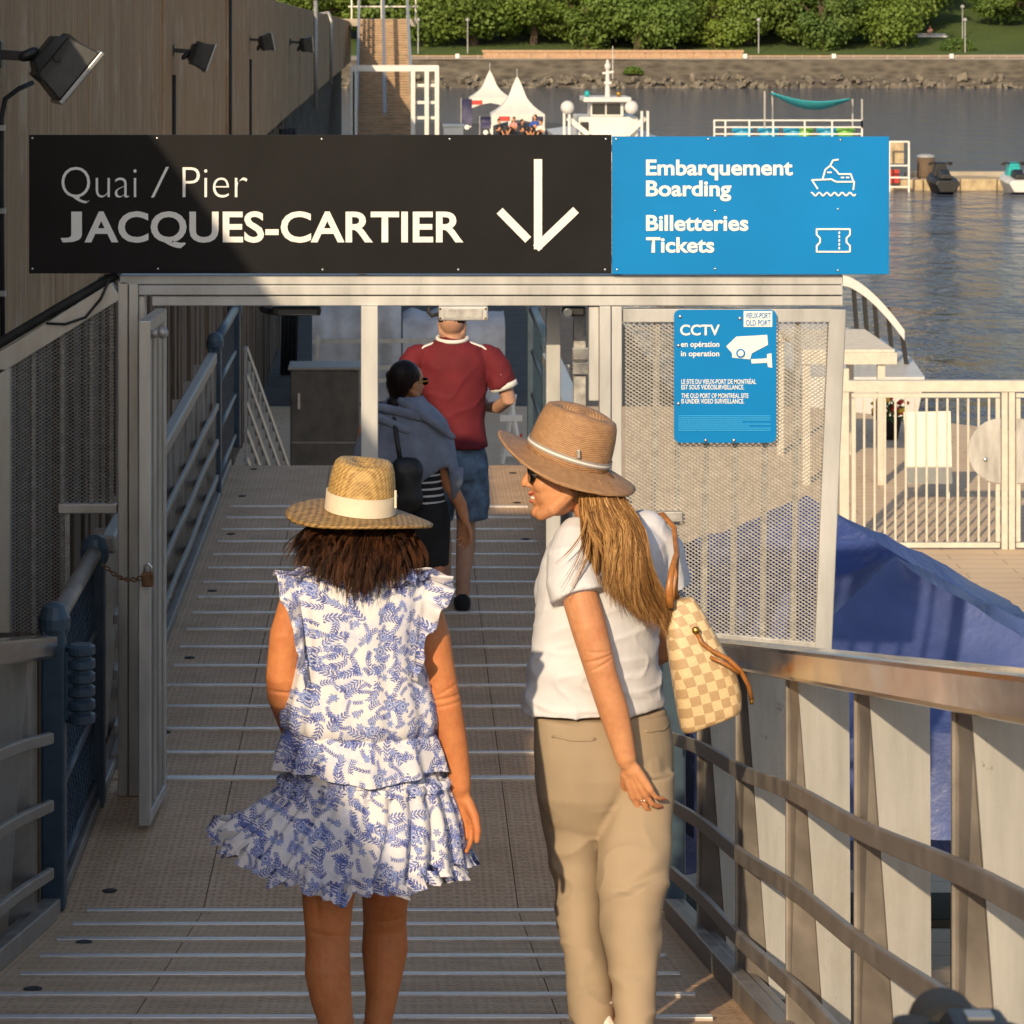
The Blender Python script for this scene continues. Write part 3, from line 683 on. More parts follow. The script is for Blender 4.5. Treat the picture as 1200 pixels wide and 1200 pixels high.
for px in (768, 795, 828, 862, 897, 933):
    mb = MB(); top = W(px+2, 378, GD+.05); bt = W(px-4, 738+(px-731)*.09, GD+.05); mb.bar(top, bt, .024, .012, (0, 1, 0)); mb.build('rib', M['galvanised'], rw)
rect(MB(), 770, 800, 600, 612, GD-.02, .05).build('catch', M['galvanised'], rw, bevel=.004)
# left wing (sloping top)
lw = thing('mesh_panel', 'shaded expanded-metal wing panel with sloping top at the left of the gate', 'mesh panel', W(60, 745, GD))
def top_l(x): a = W(-60, 452, GD); b = W(137, 330, GD); return a.z+(b.z-a.z)*(x-a.x)/(b.x-a.x)-.075
xa, xb = W(-20, 0, GD).x, W(136, 0, GD).x; xm = W(78, 0, GD).x; zl = W(0, 592, GD).z; zlow = W(0, 742, GD).z
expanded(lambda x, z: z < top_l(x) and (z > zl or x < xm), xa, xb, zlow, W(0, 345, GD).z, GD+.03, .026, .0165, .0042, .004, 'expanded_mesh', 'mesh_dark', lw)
mb = MB(); mb.bar(W(-60, 452+10, GD+.03), W(137, 330+10, GD+.03), .06, .085); mb.build('top_rail', M['aluminium'], lw, bevel=.004)
rect(MB(), -22, 12, 432, 742, GD, .05).build('edge_post', M['aluminium'], lw, bevel=.004)
rect(MB(), 68, 137, 591, 602, GD, .045).build('bottom_rail', M['aluminium'], lw, bevel=.004)
for px in (39, 73, 107, 130):
    rect(MB(), px-2, px+2, 345+max(0, (137-px))*.62, 742 if px < 78 else 591, GD+.045, .012).build('rib', M['galvanised'], lw)
rect(MB(), 76, 81, 602, 742, GD+.02, .03).build('rib', M['galvanised'], lw)
conduit('black cable lying along the sloping top of the left wing panel', [W(-60, 440, GD+.04), W(0, 402, GD+.04), W(70, 360, GD+.04), W(138, 321, GD+.04)], .022)
conduit('thin black wire looping over the left wing panel', [W(128, 327, GD-.03), W(118, 350, GD-.03), W(100, 372, GD-.03), W(76, 380, GD-.03), W(54, 379, GD-.03)], .006)

# ------------------------------------------------------------------ CCTV sign
cs = thing('cctv_sign', 'blue CCTV notice with a white camera picture on the mesh panel', 'sign', W(850, 520, GD-.02))
d = GD-.03
mb = MB(); P = []
for (cx, cy, a0) in ((797, 370, 180), (903, 370, 270), (903, 512, 0), (797, 512, 90)):
    for k in range(5):
        a = R(a0+k*22.5); P.append(W(cx+7*math.cos(a), cy+7*math.sin(a), d))
mb.prism(P, (0, .008, 0)); pn = mb.build('panel', M['sign_blue'], cs, bevel=.001)
d -= .003
text_px('CCTV', 797, 843.5, 380.5, 393, d, M['sign_white'], pn, .02)
text_px('en opération', 798, 843, 400, 406.5, d, M['sign_white'], pn, .016); text_px('in operation', 798, 843, 411, 417.5, d, M['sign_white'], pn, .016)
for (s_, x1, y) in (('LE SITE DU VIEUX-PORT DE MONTRÉAL', 886, 444.5), ('EST SOUS VIDÉOSURVEILLANCE.', 872, 451), ('THE OLD PORT OF MONTREAL SITE', 877, 461), ('IS UNDER VIDEO SURVEILLANCE.', 872, 467.5)):
    text_px(s_, 798.5, x1, y, y+5.4, d, M['sign_white'], pn, .014)
lg = rect(MB(), 871.5, 905, 364.5, 383, d, .002).build('logo_patch', M['sign_white'], pn)
text_px('VIEUX-PORT', 873.5, 903, 366.5, 373, d-.003, M['sign_blue'], pn, .012, 'logo'); text_px('OLD PORT', 874, 903, 375, 381.5, d-.003, M['sign_blue'], pn, .012, 'logo')
mb = MB()
mb.prism([W(*p, d) for p in ((851, 406), (863, 394.5), (899, 392.5), (900, 404), (881, 414), (879, 421), (858, 419), (858, 414))], (0, .002, 0))
mb.prism([W(*p, d) for p in ((880, 421), (899, 420), (899, 415), (904, 414), (905, 431), (900, 430), (899, 425), (881, 426))], (0, .002, 0)); mb.build('camera_picture', M['sign_white'], pn)
mb = MB(); mb.lathe([(.020, -.001), (.020, .001)], W(868, 414, d-.003), 16, Matrix.Rotation(R(90), 3, 'X')); mb.build('camera_picture_lens', M['sign_blue'], pn)
mb = MB(); mb.lathe([(.013, -.001), (.013, .001)], W(868, 414, d-.006), 16, Matrix.Rotation(R(90), 3, 'X')); mb.build('camera_picture_lens', M['sign_white'], pn)
mb = MB()
for k, (x0, x1) in enumerate(((795, 903), (795, 903), (795, 903), (795, 870), (795, 903), (795, 878), (795, 903), (795, 903))): rect(mb, x0, x1, 487+k*2.4, 487.7+k*2.4, d, .001)
mb.build('print_lines', M['sign_lightblue'], pn)
for (x, y) in ((797, 371), (867, 373), (827, 516), (860, 516), (795, 405), (795, 473)):
    mb = MB(); mb.ell(W(x, y, d), (.008, .006, .008), None, 10, 6); mb.build('bolt', M['steel'], pn, smooth=True)
# ================================================================== RAILINGS
def railing(label, x, s, y0, y1, post_ys, endcap=None, top_mat='rail_top', tw=.10):
    """ramp balustrade: flat top rail, three mid rails, folded tapering posts; s = +1 right side, -1 left side"""
    ym = (y0+y1)/2; o = thing('ramp_railing', label, 'railing', (x, ym, floor_z(ym)), 'folded-plate railings of the walkway')
    def line(h): 
        pts = [(x, y0, floor_z(y0)+h)]
        return pts
    mb = MB(); mb.bar((x+s*.035, y0, floor_z(y0)+1.012), (x+s*.035, y1, floor_z(y1)+1.012), tw+.02, .08); mb.build('top_rail', M[top_mat], o, bevel=.012)
    for h in (.68, .43, .18):
        mb = MB(); n = 24; rings = []
        for i in range(n+1):
            y = y0+(y1-y0)*i/n; z = floor_z(y)+h+.006*math.sin(y*2.6); w = .0
            rings.append([Vector((x-.012, y, z-.024)), Vector((x+.012, y, z-.02)), Vector((x+.012, y, z+.02)), Vector((x-.012, y, z+.024))])
        mb.loft(rings); mb.build('mid_rail', M['aluminium_dull'], o, bevel=.005)
    for py in post_ys:
        z0 = floor_z(py)-.02; z1 = floor_z(py)+.971; xi = x+s*.014
        # camera-facing plate, wide at the top
        mb = MB(); mb.prism([(xi+s*.016, py, z1), (xi+s*.15, py, z1), (xi+s*.155, py, z0), (xi+s*.09, py, z0)], (0, .006, 0))
        pw_ = mb.build('post_plate', M['plate_metal'], o)
        # folded web turning back to the inner side, wide at the bottom
        mb = MB(); mb.prism([(xi, py+.09, z1), (xi+s*.016, py+.006, z1), (xi+s*.09, py+.006, z0), (xi, py+.09, z0)], (s*.006, .001, 0))
        mb.build('post_web', M['aluminium_dull'], o)
        mb = MB(); mb.bx(xi-.004, xi+.004, py+.088, py+.10, z0, z1); mb.build('post_edge', M['aluminium_dull'], o)
    mb = MB(); mb.bar((x, y0, floor_z(y0)+.035), (x, y1, floor_z(y1)+.035), .05, .07); mb.build('kerb', M['aluminium_dull'], o, bevel=.005)
    return o
PY = [10.46-1.225*k for k in range(7)]
railing('sunlit aluminium railing in the right foreground with folded posts', 1.0, 1, 11.45, 3.6, PY)
railing('shaded aluminium railing at the left edge of the foreground ramp', -1.3, -1, 11.35, 3.6, [10.9, 9.75, 8.6, 7.4, 6.2])
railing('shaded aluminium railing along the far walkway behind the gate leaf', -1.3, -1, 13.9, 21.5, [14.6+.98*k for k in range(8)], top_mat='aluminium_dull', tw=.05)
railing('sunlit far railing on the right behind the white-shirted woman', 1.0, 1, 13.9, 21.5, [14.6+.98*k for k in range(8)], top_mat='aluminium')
mb = MB()

def blue_rail(label, x, s, y0, y1, bumper=False):
    z = FL; o = thing('blue_guard_rail', label, 'guard rail', (x, (y0+y1)/2, z), 'blue guard rails at the landings')
    for y, hh in ((y0, 1.16), (y1, 1.16)):
        mb = MB(); mb.rtube([(x, y, z+hh-.09), (x, y, z+hh-.05)], .062, 16); mb.bx(x-.045, x+.045, y-.05, y+.05, z, z+hh-.07); mb.build('post', M['blue_paint'], o, bevel=.01)
    mb = MB(); mb.tube([(x, y0+.02, z+1.09), (x, y1-.02, z+1.09)], .036, 16); mb.build('handrail', M['aluminium_dull'] if bumper else M['blue_paint'], o, smooth=True)
    for h in (.10, .42, .76):
        mb = MB(); mb.tube([(x, y0+.051, z+h), (x, y1-.051, z+h)], .022, 12); mb.build('mid_rail', M['blue_paint'], o, smooth=True)
    mb = MB(); a = 0
    n = int((y1-y0)/.075)
    for i in range(-16, n):
        for sg_ in (1, -1):
            ya = y0+.05+i*.075; yb = ya+1.0
            if sg_ < 0: ya, yb = yb, ya
            za, zb2 = z+.12, z+1.05
            lo, hi = y0+.05, y1-.05
            def clip(ya, za, yb, zb2):
                t0, t1 = 0, 1; dy = yb-ya
                ta, tb = (lo-ya)/dy, (hi-ya)/dy
                if ta > tb: ta, tb = tb, ta
                t0, t1 = max(t0, ta), min(t1, tb)
                return None if t1-t0 < .03 else ((ya+dy*t0, za+(zb2-za)*t0), (ya+dy*t1, za+(zb2-za)*t1))
            c = clip(ya, za, yb, zb2)
            if c: mb.bar((x, c[0][0], c[0][1]), (x, c[1][0], c[1][1]), .006, .006)
    w = mb.build('wire_mesh', M['blue_paint'], o, fix=False); w['kind'] = 'stuff'
    if bumper:
        mb = MB(); prof = []
        for k in range(6):
            zz = .70+.052*k; prof += [(.04, zz), (.055, zz+.008), (.055, zz+.036), (.04, zz+.044)]
        mb.lathe(prof, (x+.10, y0+.02, z), 20); mb.build('ribbed_buffer', M['blue_paint'], o, smooth=False)
        mb = MB(); mb.bx(x+.04, x+.08, y0-.01, y0+.05, z+.72, z+.98); mb.build('bracket', M['blue_paint'], o)
    return o
blue_rail('blue guard rail with a ribbed buffer on the near landing at the left', -1.33, -1, 11.72, 13.25, True)
blue_rail('blue guard rail on the near landing hidden behind the white-shirted woman', 1.03, 1, 11.72, 13.25)
blue_rail('blue guard rail at the left of the far landing', -1.33, -1, 21.75, 24.3)
blue_rail('blue guard rail at the right of the far landing beyond the tan hat', 1.03, 1, 21.75, 24.3)
# stair rail dropping to the pontoon behind the far landing
o = thing('stair_railing', 'thin metal stair railing sloping down behind the far blue rail', 'railing', (-1.2, 24.9, .6))
a, b = W(288, 408, 24.6), W(345, 570, 26.0)
for k in range(5):
    dz = Vector((0, 0, -.22*k)); mb = MB(); mb.bar(a+dz, b+dz, .03, .04); mb.build('rail', M['aluminium'], o)
for k in range(15):
    p = a.lerp(b, k/14); mb = MB(); mb.bar(p+Vector((0, 0, -.02)), p+Vector((0, 0, -1.05 if k else -(p.z-.6))), .022, .022, (0, 1, 0)); mb.build('post', M['aluminium'], o)

# ================================================================== THINGS ON THE PONTOON
# draped blue canopies
rg = random.Random(3)
cv = thing('blue_canopy', 'sagging dark blue fabric canopy beyond the right railing, the taller one', 'canopy', (2.64, 20.2, .6), 'blue canopies beyond the railing')
pk = Vector((2.66, 20.2, ZC-3.16)); hw = 1.62; ez = ZC-4.12; CM = 'tarp_blue'; SDR = 1.05; SEED = 0
def roof(u, v):                                      # u, v in -1..1 over the square
    m = max(abs(u), abs(v)); z = pk.z+(ez-pk.z)*m; hip = min(abs(u), abs(v))/max(m, .001)
    z -= .16*math.sin(math.pi*m)*(1-hip**3)*(1 if m < 1 else 0)
    z += .05*mnoise.noise(Vector((u*2.6, v*2.6, 1.3+SEED)))+.02*mnoise.noise(Vector((u*7, v*7, 4.3+SEED)))+.02*(1-abs(mnoise.noise(Vector((u*3+v*2, v*3-u, 7.7+SEED)))))**4
    return Vector((pk.x+u*hw, pk.y+v*hw, z))
def canopy_cloth():
    n = 28
    for (ax, sgn) in ((0, -1), (0, 1), (1, -1), (1, 1)):
        mb = MB(); g = []
        for i in range(17):
            mm = max(.002, i/16); g.append([(roof((-1+2*j/n)*mm, sgn*mm) if ax == 0 else roof(sgn*mm, (-1+2*j/n)*mm)) for j in range(n+1)])
        mb.loft(g, cap=False, closed=False); ro = mb.build('roof_cloth', M[CM], cv, smooth=True)
    for (ax, sgn) in ((0, -1), (0, 1), (1, -1), (1, 1)):
        rings = []
        for k in range(7):
            row = []
            for i in range(n+1):
                t = -1+2*i/n; p = roof(t, sgn) if ax == 0 else roof(sgn, t)
                wv = .045*math.sin(t*9+k*.4+sgn)*k/6+.02*mnoise.noise(Vector((t*4, k*.5, sgn+ax)))
                q = p+Vector((0, sgn*wv, 0) if ax == 0 else (sgn*wv, 0, 0)); q.z = p.z-(SDR*k/6); row.append(q)
            rings.append(row)
        mb = MB(); mb.loft(rings, cap=False, closed=False); mb.build('side_cloth', M[CM], cv, smooth=True)
    for sx in (-1, 1):
        for sy in (-1, 1):
            mb = MB(); mb.bx(pk.x+sx*(hw-.1)-.02, pk.x+sx*(hw-.1)+.02, pk.y+sy*(hw-.1)-.02, pk.y+sy*(hw-.1)+.02, .6, ez-.02); mb.build('leg', M['black_plastic'], cv)
            mb = MB(); mb.bar(pk+Vector((0, 0, -.06)), (pk.x+sx*(hw-.1), pk.y+sy*(hw-.1), ez-.05), .02, .03); mb.build('rafter', M['aluminium_dull'], cv)
canopy_cloth()
cv = thing('blue_canopy', 'lower grey-blue fabric canopy in front of the taller blue one', 'canopy', (3.05, 17.4, .6), 'blue canopies beyond the railing')
pk = Vector((2.78, 17.35, W(0, 655, 17.35).z)); hw = 1.25; ez = pk.z-.72; CM = 'tarp_grey_blue'; SDR = .55; SEED = 3; canopy_cloth()
tb = thing('canopy_counter', 'low black counter standing under the blue canopy', 'counter', (2.7, 19.6, .6))
mb = MB(); mb.bx(1.7, 3.6, 19.2, 19.8, 1.3, 1.36); mb.build('top', M['black_plastic'], tb, bevel=.01)
for x in (1.75, 3.55):
    mb = MB(); mb.bx(x-.03, x+.03, 19.25, 19.75, .6, 1.299); mb.build('leg', M['black_plastic'], tb)

# white barred fence with round lock shields
fd = 36.9
fn = thing('barred_fence', 'cream barred fence with a gate across the pontoon at the right', 'fence', (6.4, fd, .6))
def fp(px, py): return W(px, py, fd)
def fbar(name, x0, x1, y0, y1, dd=0, th=.05, par=None): 
    mb = MB(); a = W(x0, y1, fd); b = W(x1, y0, fd); mb.bx(a.x, b.x, fd+dd, fd+dd+th, max(.602, a.z), b.z); return mb.build(name, M['white_fence'], par or fn, bevel=.004)
fbar('top_rail', 986, 1420, 446, 459, -.02, .12)
fbar('post', 984, 995, 432, 646, .0, .1)
for (x0, x1) in ((998, 1172), (1191, 1400)):
    fr = fbar('leaf_frame', x0, x1, 461, 466); fbar('frame_rail', x0, x1, 636, 642, par=fr)
    fbar('stile', x0, x0+5, 467, 635, par=fr); fbar('stile', x1-5, x1, 467, 635, par=fr)
    k = 0; x = x0+15
    while x < x1-8:
        fbar('bar', x-1.3, x+1.3, 467, 635, .012, .026, fr); x += 12.2
fbar('post', 1174, 1181, 459.5, 646); fbar('post', 1182.5, 1189.5, 459.5, 646)
for (cx, a0, a1) in ((1172, 90, 270), (1191, -90, 90)):
    mb = MB(); P = [fp(cx+38*math.cos(R(a0+(a1-a0)*k/20)), 528-38*math.sin(R(a0+(a1-a0)*k/20))) for k in range(21)]
    mb.prism([p-Vector((0, .03, 0)) for p in P], (0, .012, 0)); mb.build('lock_shield', M['aluminium'], fn)
mb = MB(); mb.ell(fp(1154, 538)-Vector((0, .04, 0)), (.03, .02, .03)); mb.build('lock', M['steel'], fn, smooth=True)
bd = thing('notice_board', 'plain cream board leaning behind the barred fence', 'board', W(1088, CY+F*6.4/40.5, 40.5))
mb = MB(); q = [W(1059, 483, 40.6), W(1114, 482, 40.6), W(1116, 567, 40.4), W(1063, 567, 40.4)]; mb.prism(q, (0, .03, 0)); mb.build('sheet', M['cream_board'], bd, bevel=.004)
for px in (1064, 1113):
    mb = MB(); mb.bar(W(px, 500, 40.66), Vector((W(px, 0, 40.7).x, 40.8, .6)), .03, .03); mb.build('leg', M['white_paint'], bd)
fl = thing('flower_pot', 'black flower pot with red and yellow flowers behind the fence', 'flower pot', W(1042, CY+F*6.4/46.6, 46.6))
L0 = Vector(fl.location); mb = MB(); mb.lathe([(.13, 0), (.19, .30), (.2, .32), (.17, .32), (.16, .28)], L0, 20); mb.build('pot', M['black_plastic'], fl, smooth=True)
for nm, mt, cnt, sz in (('leaves', 'leaf', 160, .05), ('red_blooms', 'flower_red', 26, .045), ('yellow_blooms', 'flower_yellow', 22, .045)):
    mb = MB()
    for k in range(cnt):
        a = rg.uniform(0, 6.28); rr = .27*math.sqrt(rg.random()); hh = .3+.3*rg.random()*(1-rr*1.2)+(.06 if sz < .05 else 0)
        c = L0+Vector((rr*math.cos(a), rr*math.sin(a), hh))
        if nm == 'leaves':
            u = Vector((rg.uniform(-1, 1), rg.uniform(-1, 1), rg.uniform(-1, 1))).normalized(); w = u.orthogonal().normalized(); mb.add([c-u*sz, c+w*sz*.4, c+u*sz, c-w*sz*.4], [(0, 1, 2, 3)])
        else: mb.ell(c, (sz, sz, sz*.7), None, 8, 5)
    mb.build(nm, M[mt], fl)['kind'] = 'stuff'
# shelter with slatted roof + boat with curved white awning
sh = thing('slat_shelter', 'white flat slatted shelter roof beside the barred fence', 'shelter', (5.6, 43.2, .6))
zr = W(0, 412, 43).z
for k in range(14):
    mb = MB(); x0 = W(930, 0, 43).x; x1 = W(1035, 0, 43).x; yy = 42.0+k*.2; mb.bx(x0, x1, yy, yy+.14, zr+.10, zr+.14); mb.build('slat', M['white_fence'], sh)
for yy in (41.95, 44.85):
    mb = MB(); mb.bx(W(928, 0, 43).x, W(1037, 0, 43).x, yy, yy+.06, zr-.06, zr+.099); mb.build('beam', M['white_fence'], sh)
    for px in (934, 1020):
        x = W(px, 0, 43).x; mb = MB(); mb.bx(x-.05, x+.05, yy+.061, yy+.15, .6, zr+.09); mb.build('post', M['white_fence'], sh)
bb = thing('awning_boat', 'tour boat with a curved white awning on dark posts at the pontoon edge', 'boat', (8.0, 53.5, 0))
rings = []
for k in range(13):
    u = k/12; px = 930+130*u; py = 322+12*u+58*max(0, (u-.45)/.55)**1.6
    rings.append([W(px, py+7, 53), W(px, py-5, 53), W(px-6, py-5, 55.4), W(px-6, py+7, 55.4)])
mb = MB(); mb.loft(rings); mb.build('awning', M['boat_white'], bb, smooth=False)
for px, py in ((1000, 332), (1012, 337), (1024, 345), (1040, 360), (1056, 386)):
    mb = MB(); p = W(px, py, 53.1); mb.bar(p, (p.x+.1, 53.1, .95), .07, .07, (0, 1, 0)); mb.build('post', M['black_plastic'], bb)
mb = MB(); P = []
for (yy, w, z) in ((51.2, 1.0, 1.0), (54.0, 1.25, 1.0), (57.5, 1.25, 1.0), (60, .15, 1.15)):
    P.append([Vector((7.7-w, yy, z)), Vector((7.7-w*.75, yy, -.3)), Vector((7.7+w*.75, yy, -.3)), Vector((7.7+w, yy, z))])
mb.loft(P); mb.build('hull', M['boat_white'], bb)
# utility cabinet and tarp-covered stall seen through the gate
cb = thing('utility_cabinet', 'brown-grey sheet metal cabinet beyond the far landing', 'cabinet', W(380, 500, 40))
cb.location.z = .6; x0, x1 = W(340, 0, 40).x, W(421, 0, 40).x; zt2 = W(0, 434, 40).z
mb = MB(); mb.bx(x0, x1, 40, 40.7, .7, zt2); mb.build('case', M['cabinet'], cb, bevel=.02)
mb = MB(); mb.bx(x0-.03, x1+.03, 39.97, 40.73, zt2+.002, zt2+.04); mb.build('lid', M['aluminium_dull'], cb, bevel=.01)
mb = MB(); mb.bx(x0+.02, x1-.02, 39.985, 40.01, zt2-.95, zt2-.93); mb.build('seam_strip', M['aluminium_dull'], cb)
mb = MB(); mb.bx(x0, x1, 40.01, 40.69, .6, .699); mb.build('plinth', M['black_plastic'], cb)
mb = MB(); mb.bx(x0+.1, x0+.13, 39.96, 40.0, zt2-.5, zt2-.3); mb.build('handle', M['steel'], cb)
ts = thing('covered_stall', 'stall wrapped in crumpled grey tarpaulin seen under the gate header', 'stall', (-.4, 51.5, .6))
def drape(x0, x1, y0, y1, z0, z1, amp, seed):
    mb = MB(); nx = 30; prof = [(0, z0), (0, z0+(z1-z0)*.35), (0, z0+(z1-z0)*.7), (.05, z1-.12), (.3, z1), (.7, z1+.05), (1, z1-.1), (1, z0)]
    rings = []
    for i in range(nx+1):
        u = i/nx; row = []
        for k, (v, z) in enumerate(prof):
            nz = mnoise.noise(Vector((u*6, k*.8, seed)))*amp; row.append(Vector((x0+(x1-x0)*u, y0+(y1-y0)*v+nz, max(.6, z+nz*.6+.25*amp*math.sin(u*7+seed)))))
        rings.append(row)
    mb.loft(rings, cap=False, closed=False); return mb
drape(W(366, 0, 51).x, W(470, 0, 51).x, 50.9, 52.4, .6, W(0, 352, 51).z, .16, 2.0).build('tarpaulin', M['grey_tarp'], ts, smooth=True)
drape(W(472, 0, 51).x, W(592, 0, 51).x, 51.0, 52.2, .6, W(0, 372, 51).z, .14, 5.0).build('tarpaulin', M['grey_tarp'], ts, smooth=True)
for yy in (400, 431, 446): 
    mb = MB(); mb.bar(W(366, yy, 50.3), W(520, yy-1, 50.3), .05, .07); mb.build('rail', M['aluminium'], ts)
for px in (372, 440, 515): mb = MB(); p = W(px, 392, 50.3); mb.bar(p, (p.x, p.y, .6), .06, .06, (0, 1, 0)); mb.build('post', M['aluminium'], ts)
hp = thing('hose_bundle', 'black hoses hanging on the wall beside the cabinet', 'hoses', (WX+.3, 55, .6))
for k in range(4):
    mb = MB(); x = WX+.05+.07*k; mb.tube([(x-.02, 55+.1*k, ZC-2.0), (x+.05*math.sin(k), 55+.1*k, ZC-3.2), (x+.04, 55, ZC-4.6), (x, 55, .6)], .045, 8); mb.build('hose', M['black_rubber'], hp, smooth=True)
bf = thing('folding_barrier', 'white folding barrier with a red plate beyond the far landing', 'barrier', W(596, 540, 44))
bf.location.z = .6
for (xa_, xb_) in ((588, 603), (612, 597)):
    mb = MB(); mb.bar(W(xa_, 545, 44), W(xb_, 462, 44.2), .05, .05); mb.build('leg', M['white_paint'], bf)
for yy in (490, 512, 531): mb = MB(); mb.bar(W(586, yy, 44.1), W(612, yy, 44.1), .03, .09); mb.build('board', M['red_paint'] if yy == 512 else M['white_paint'], bf)

# ================================================================== FAR PONTOON
fg = thing('far_gangway', 'distant ribbed gangway climbing to the pier above the sign', 'gangway', (-.7, 104, .6))
a = (W(418, 168, 106), W(484, 168, 106)); b = (W(421, 22, 125), W(477, 22, 125))
mb = MB(); mb.prism([a[0], a[1], b[1], b[0]], (0, 0, -.15)); mb.build('floor', M['dock_float'], fg)
for k in range(46):
    u = k/46; p = a[0].lerp(b[0], u); q = a[1].lerp(b[1], u); mb = MB(); mb.bar(p+Vector((0, 0, .03)), q+Vector((0, 0, .03)), .09, .05); mb.build('tread_bar', M['brick_tan'], fg)
for i, (p, q) in enumerate(((a[0], b[0]), (a[1], b[1]))):
    for h in (.45, .8, 1.15): mb = MB(); mb.bar(p+Vector((0, 0, h)), q+Vector((0, 0, h)), .08, .08); mb.build('rail', M['aluminium'], fg)
    for k in range(13):
        c = p.lerp(q, k/12); mb = MB(); mb.bar(c, c+Vector((0, 0, 1.15)), .06, .06, (0, 1, 0)); mb.build('post', M['aluminium'], fg)
mb = MB(); mb.bar(a[0].lerp(a[1], .5)+Vector((0, 0, 1.0)), b[0].lerp(b[1], .5)+Vector((0, 0, 1.0)), .12, .12); mb.build('centre_rail', M['galvanised'], fg)
mb = MB(); mb.bx(a[0].x-.2, a[1].x+.2, 98, 106, .6, a[0].z-.02); mb.build('foot_block', M['dock_float'], fg)
mb = MB(); mb.bx(b[0].x-1.2, b[1].x+.4, 125.02, 131, b[0].z-.3, b[0].z); mb.build('top_landing', M['path'], fg)
for px in (412, 420, 447, 478, 487): mb = MB(); p = W(px, 22, 125.3); mb.bar(p, p+Vector((0, 0, 1.2)), .06, .06, (0, 1, 0)); mb.build('landing_post', M['aluminium'], fg)
for h in (.5, 1.15): mb = MB(); mb.bar(W(408, 22, 125.4)+Vector((0, 0, h)), W(490, 22, 125.4)+Vector((0, 0, h)), .06, .06); mb.build('landing_rail', M['aluminium'], fg)
pf = thing('portal_frame', 'distant white square frame at the foot of the far gangway', 'frame', (0, 100, .6))
for px in (413, 416, 484, 500, 512): 
    p = W(px, 78, 101); mb = MB(); mb.bar((p.x, p.y, .6), p, .14, .14, (0, 1, 0)); mb.build('post', M['white_paint'], pf)
mb = MB(); mb.bar(W(411, 80, 101), W(514, 80, 101), .16, .2); mb.build('beam', M['white_paint'], pf)
for yy in (100, 120, 138): mb = MB(); mb.bar(W(486, yy, 101.2), W(511, yy, 101.2), .08, .1); mb.build('rail', M['white_paint'], pf)
wb = thing('white_bin', 'low white box beside the distant portal frame', 'box', W(528, 160, 140)); wb.location.z = .59
x0 = W(520, 0, 140).x; x1 = W(543, 0, 140).x; mb = MB(); mb.bx(x0, x1, 140, 141, .59, 1.6+.4); mb.build('body', M['white_paint'], wb, bevel=.03)
mb = MB(); mb.bx(x0-.05, x1+.05, 139.95, 141.05, 2.002, 2.1); mb.build('lid', M['white_paint'], wb)
def tent(label, px, ptop, peave, wpx, d):
    c = W(px, peave, d); hw2 = wpx/2/F*d; zp = W(px, ptop, d).z; o = thing('peaked_tent', label, 'tent', (c.x, d, .59), 'white peaked tents on the far pontoon')
    rings = []
    for k in range(10):
        u = k/9; r_ = max(hw2*(1-u)*(1-.38*math.sin(math.pi*u)), .03); z = c.z+(zp-c.z)*u
        rings.append([Vector((c.x+r_*sx, d+r_*sy, z)) for sx, sy in ((-1,-1),(-.5,-1),(0,-1),(.5,-1),(1,-1),(1,0),(1,1),(0,1),(-1,1),(-1,0))])
    mb = MB(); mb.loft(rings); mb.build('roof', M['tent_white'], o, smooth=False)
    mb = MB()
    for (xa, ya, xb, yb) in ((-1,-1,1,-1),(1,-1,1,1),(1,1,-1,1),(-1,1,-1,-1)):
        n = 8
        for i in range(n):
            u0, u1 = i/n, (i+1)/n
            def vz(u): return .30+.34*abs(2*u-1)**1.5
            p0 = Vector((c.x+hw2*(xa+(xb-xa)*u0), d+hw2*(ya+(yb-ya)*u0), c.z-.002)); p1 = Vector((c.x+hw2*(xa+(xb-xa)*u1), d+hw2*(ya+(yb-ya)*u1), c.z-.002))
            mb.add([p0, p1, p1-Vector((0, 0, vz(u1))), p0-Vector((0, 0, vz(u0)))], [(0, 1, 2, 3)])
    mb.build('valance', M['tent_white'], o)
    for sx, sy in ((-1, -1), (1, -1), (1, 1), (-1, 1)):
        mb = MB(); mb.bx(c.x+sx*hw2*.97-.04, c.x+sx*hw2*.97+.04, d+sy*hw2*.97-.04, d+sy*hw2*.97+.04, .59, c.z-.05); mb.build('leg', M['white_paint'], o)
    for px_, mt in ((px-15, 'red_paint'), (px+24, 'banner_navy')):
        p = W(px_, peave+6, d-hw2-.05); mb = MB(); mb.bx(p.x-.3, p.x+.3, p.y, p.y+.02, p.z-.12, p.z+.12); mb.build('badge', M[mt], o)
    mb = MB(); mb.tube([(c.x, d, zp-.05), (c.x, d, zp+.45)], .03, 8); mb.build('finial', M['steel'], o)
tent('nearer white peaked tent beyond the sign', 606, 90, 133, 62, 168)
tent('smaller white peaked tent behind the nearer tent', 574, 83, 114, 48, 180)
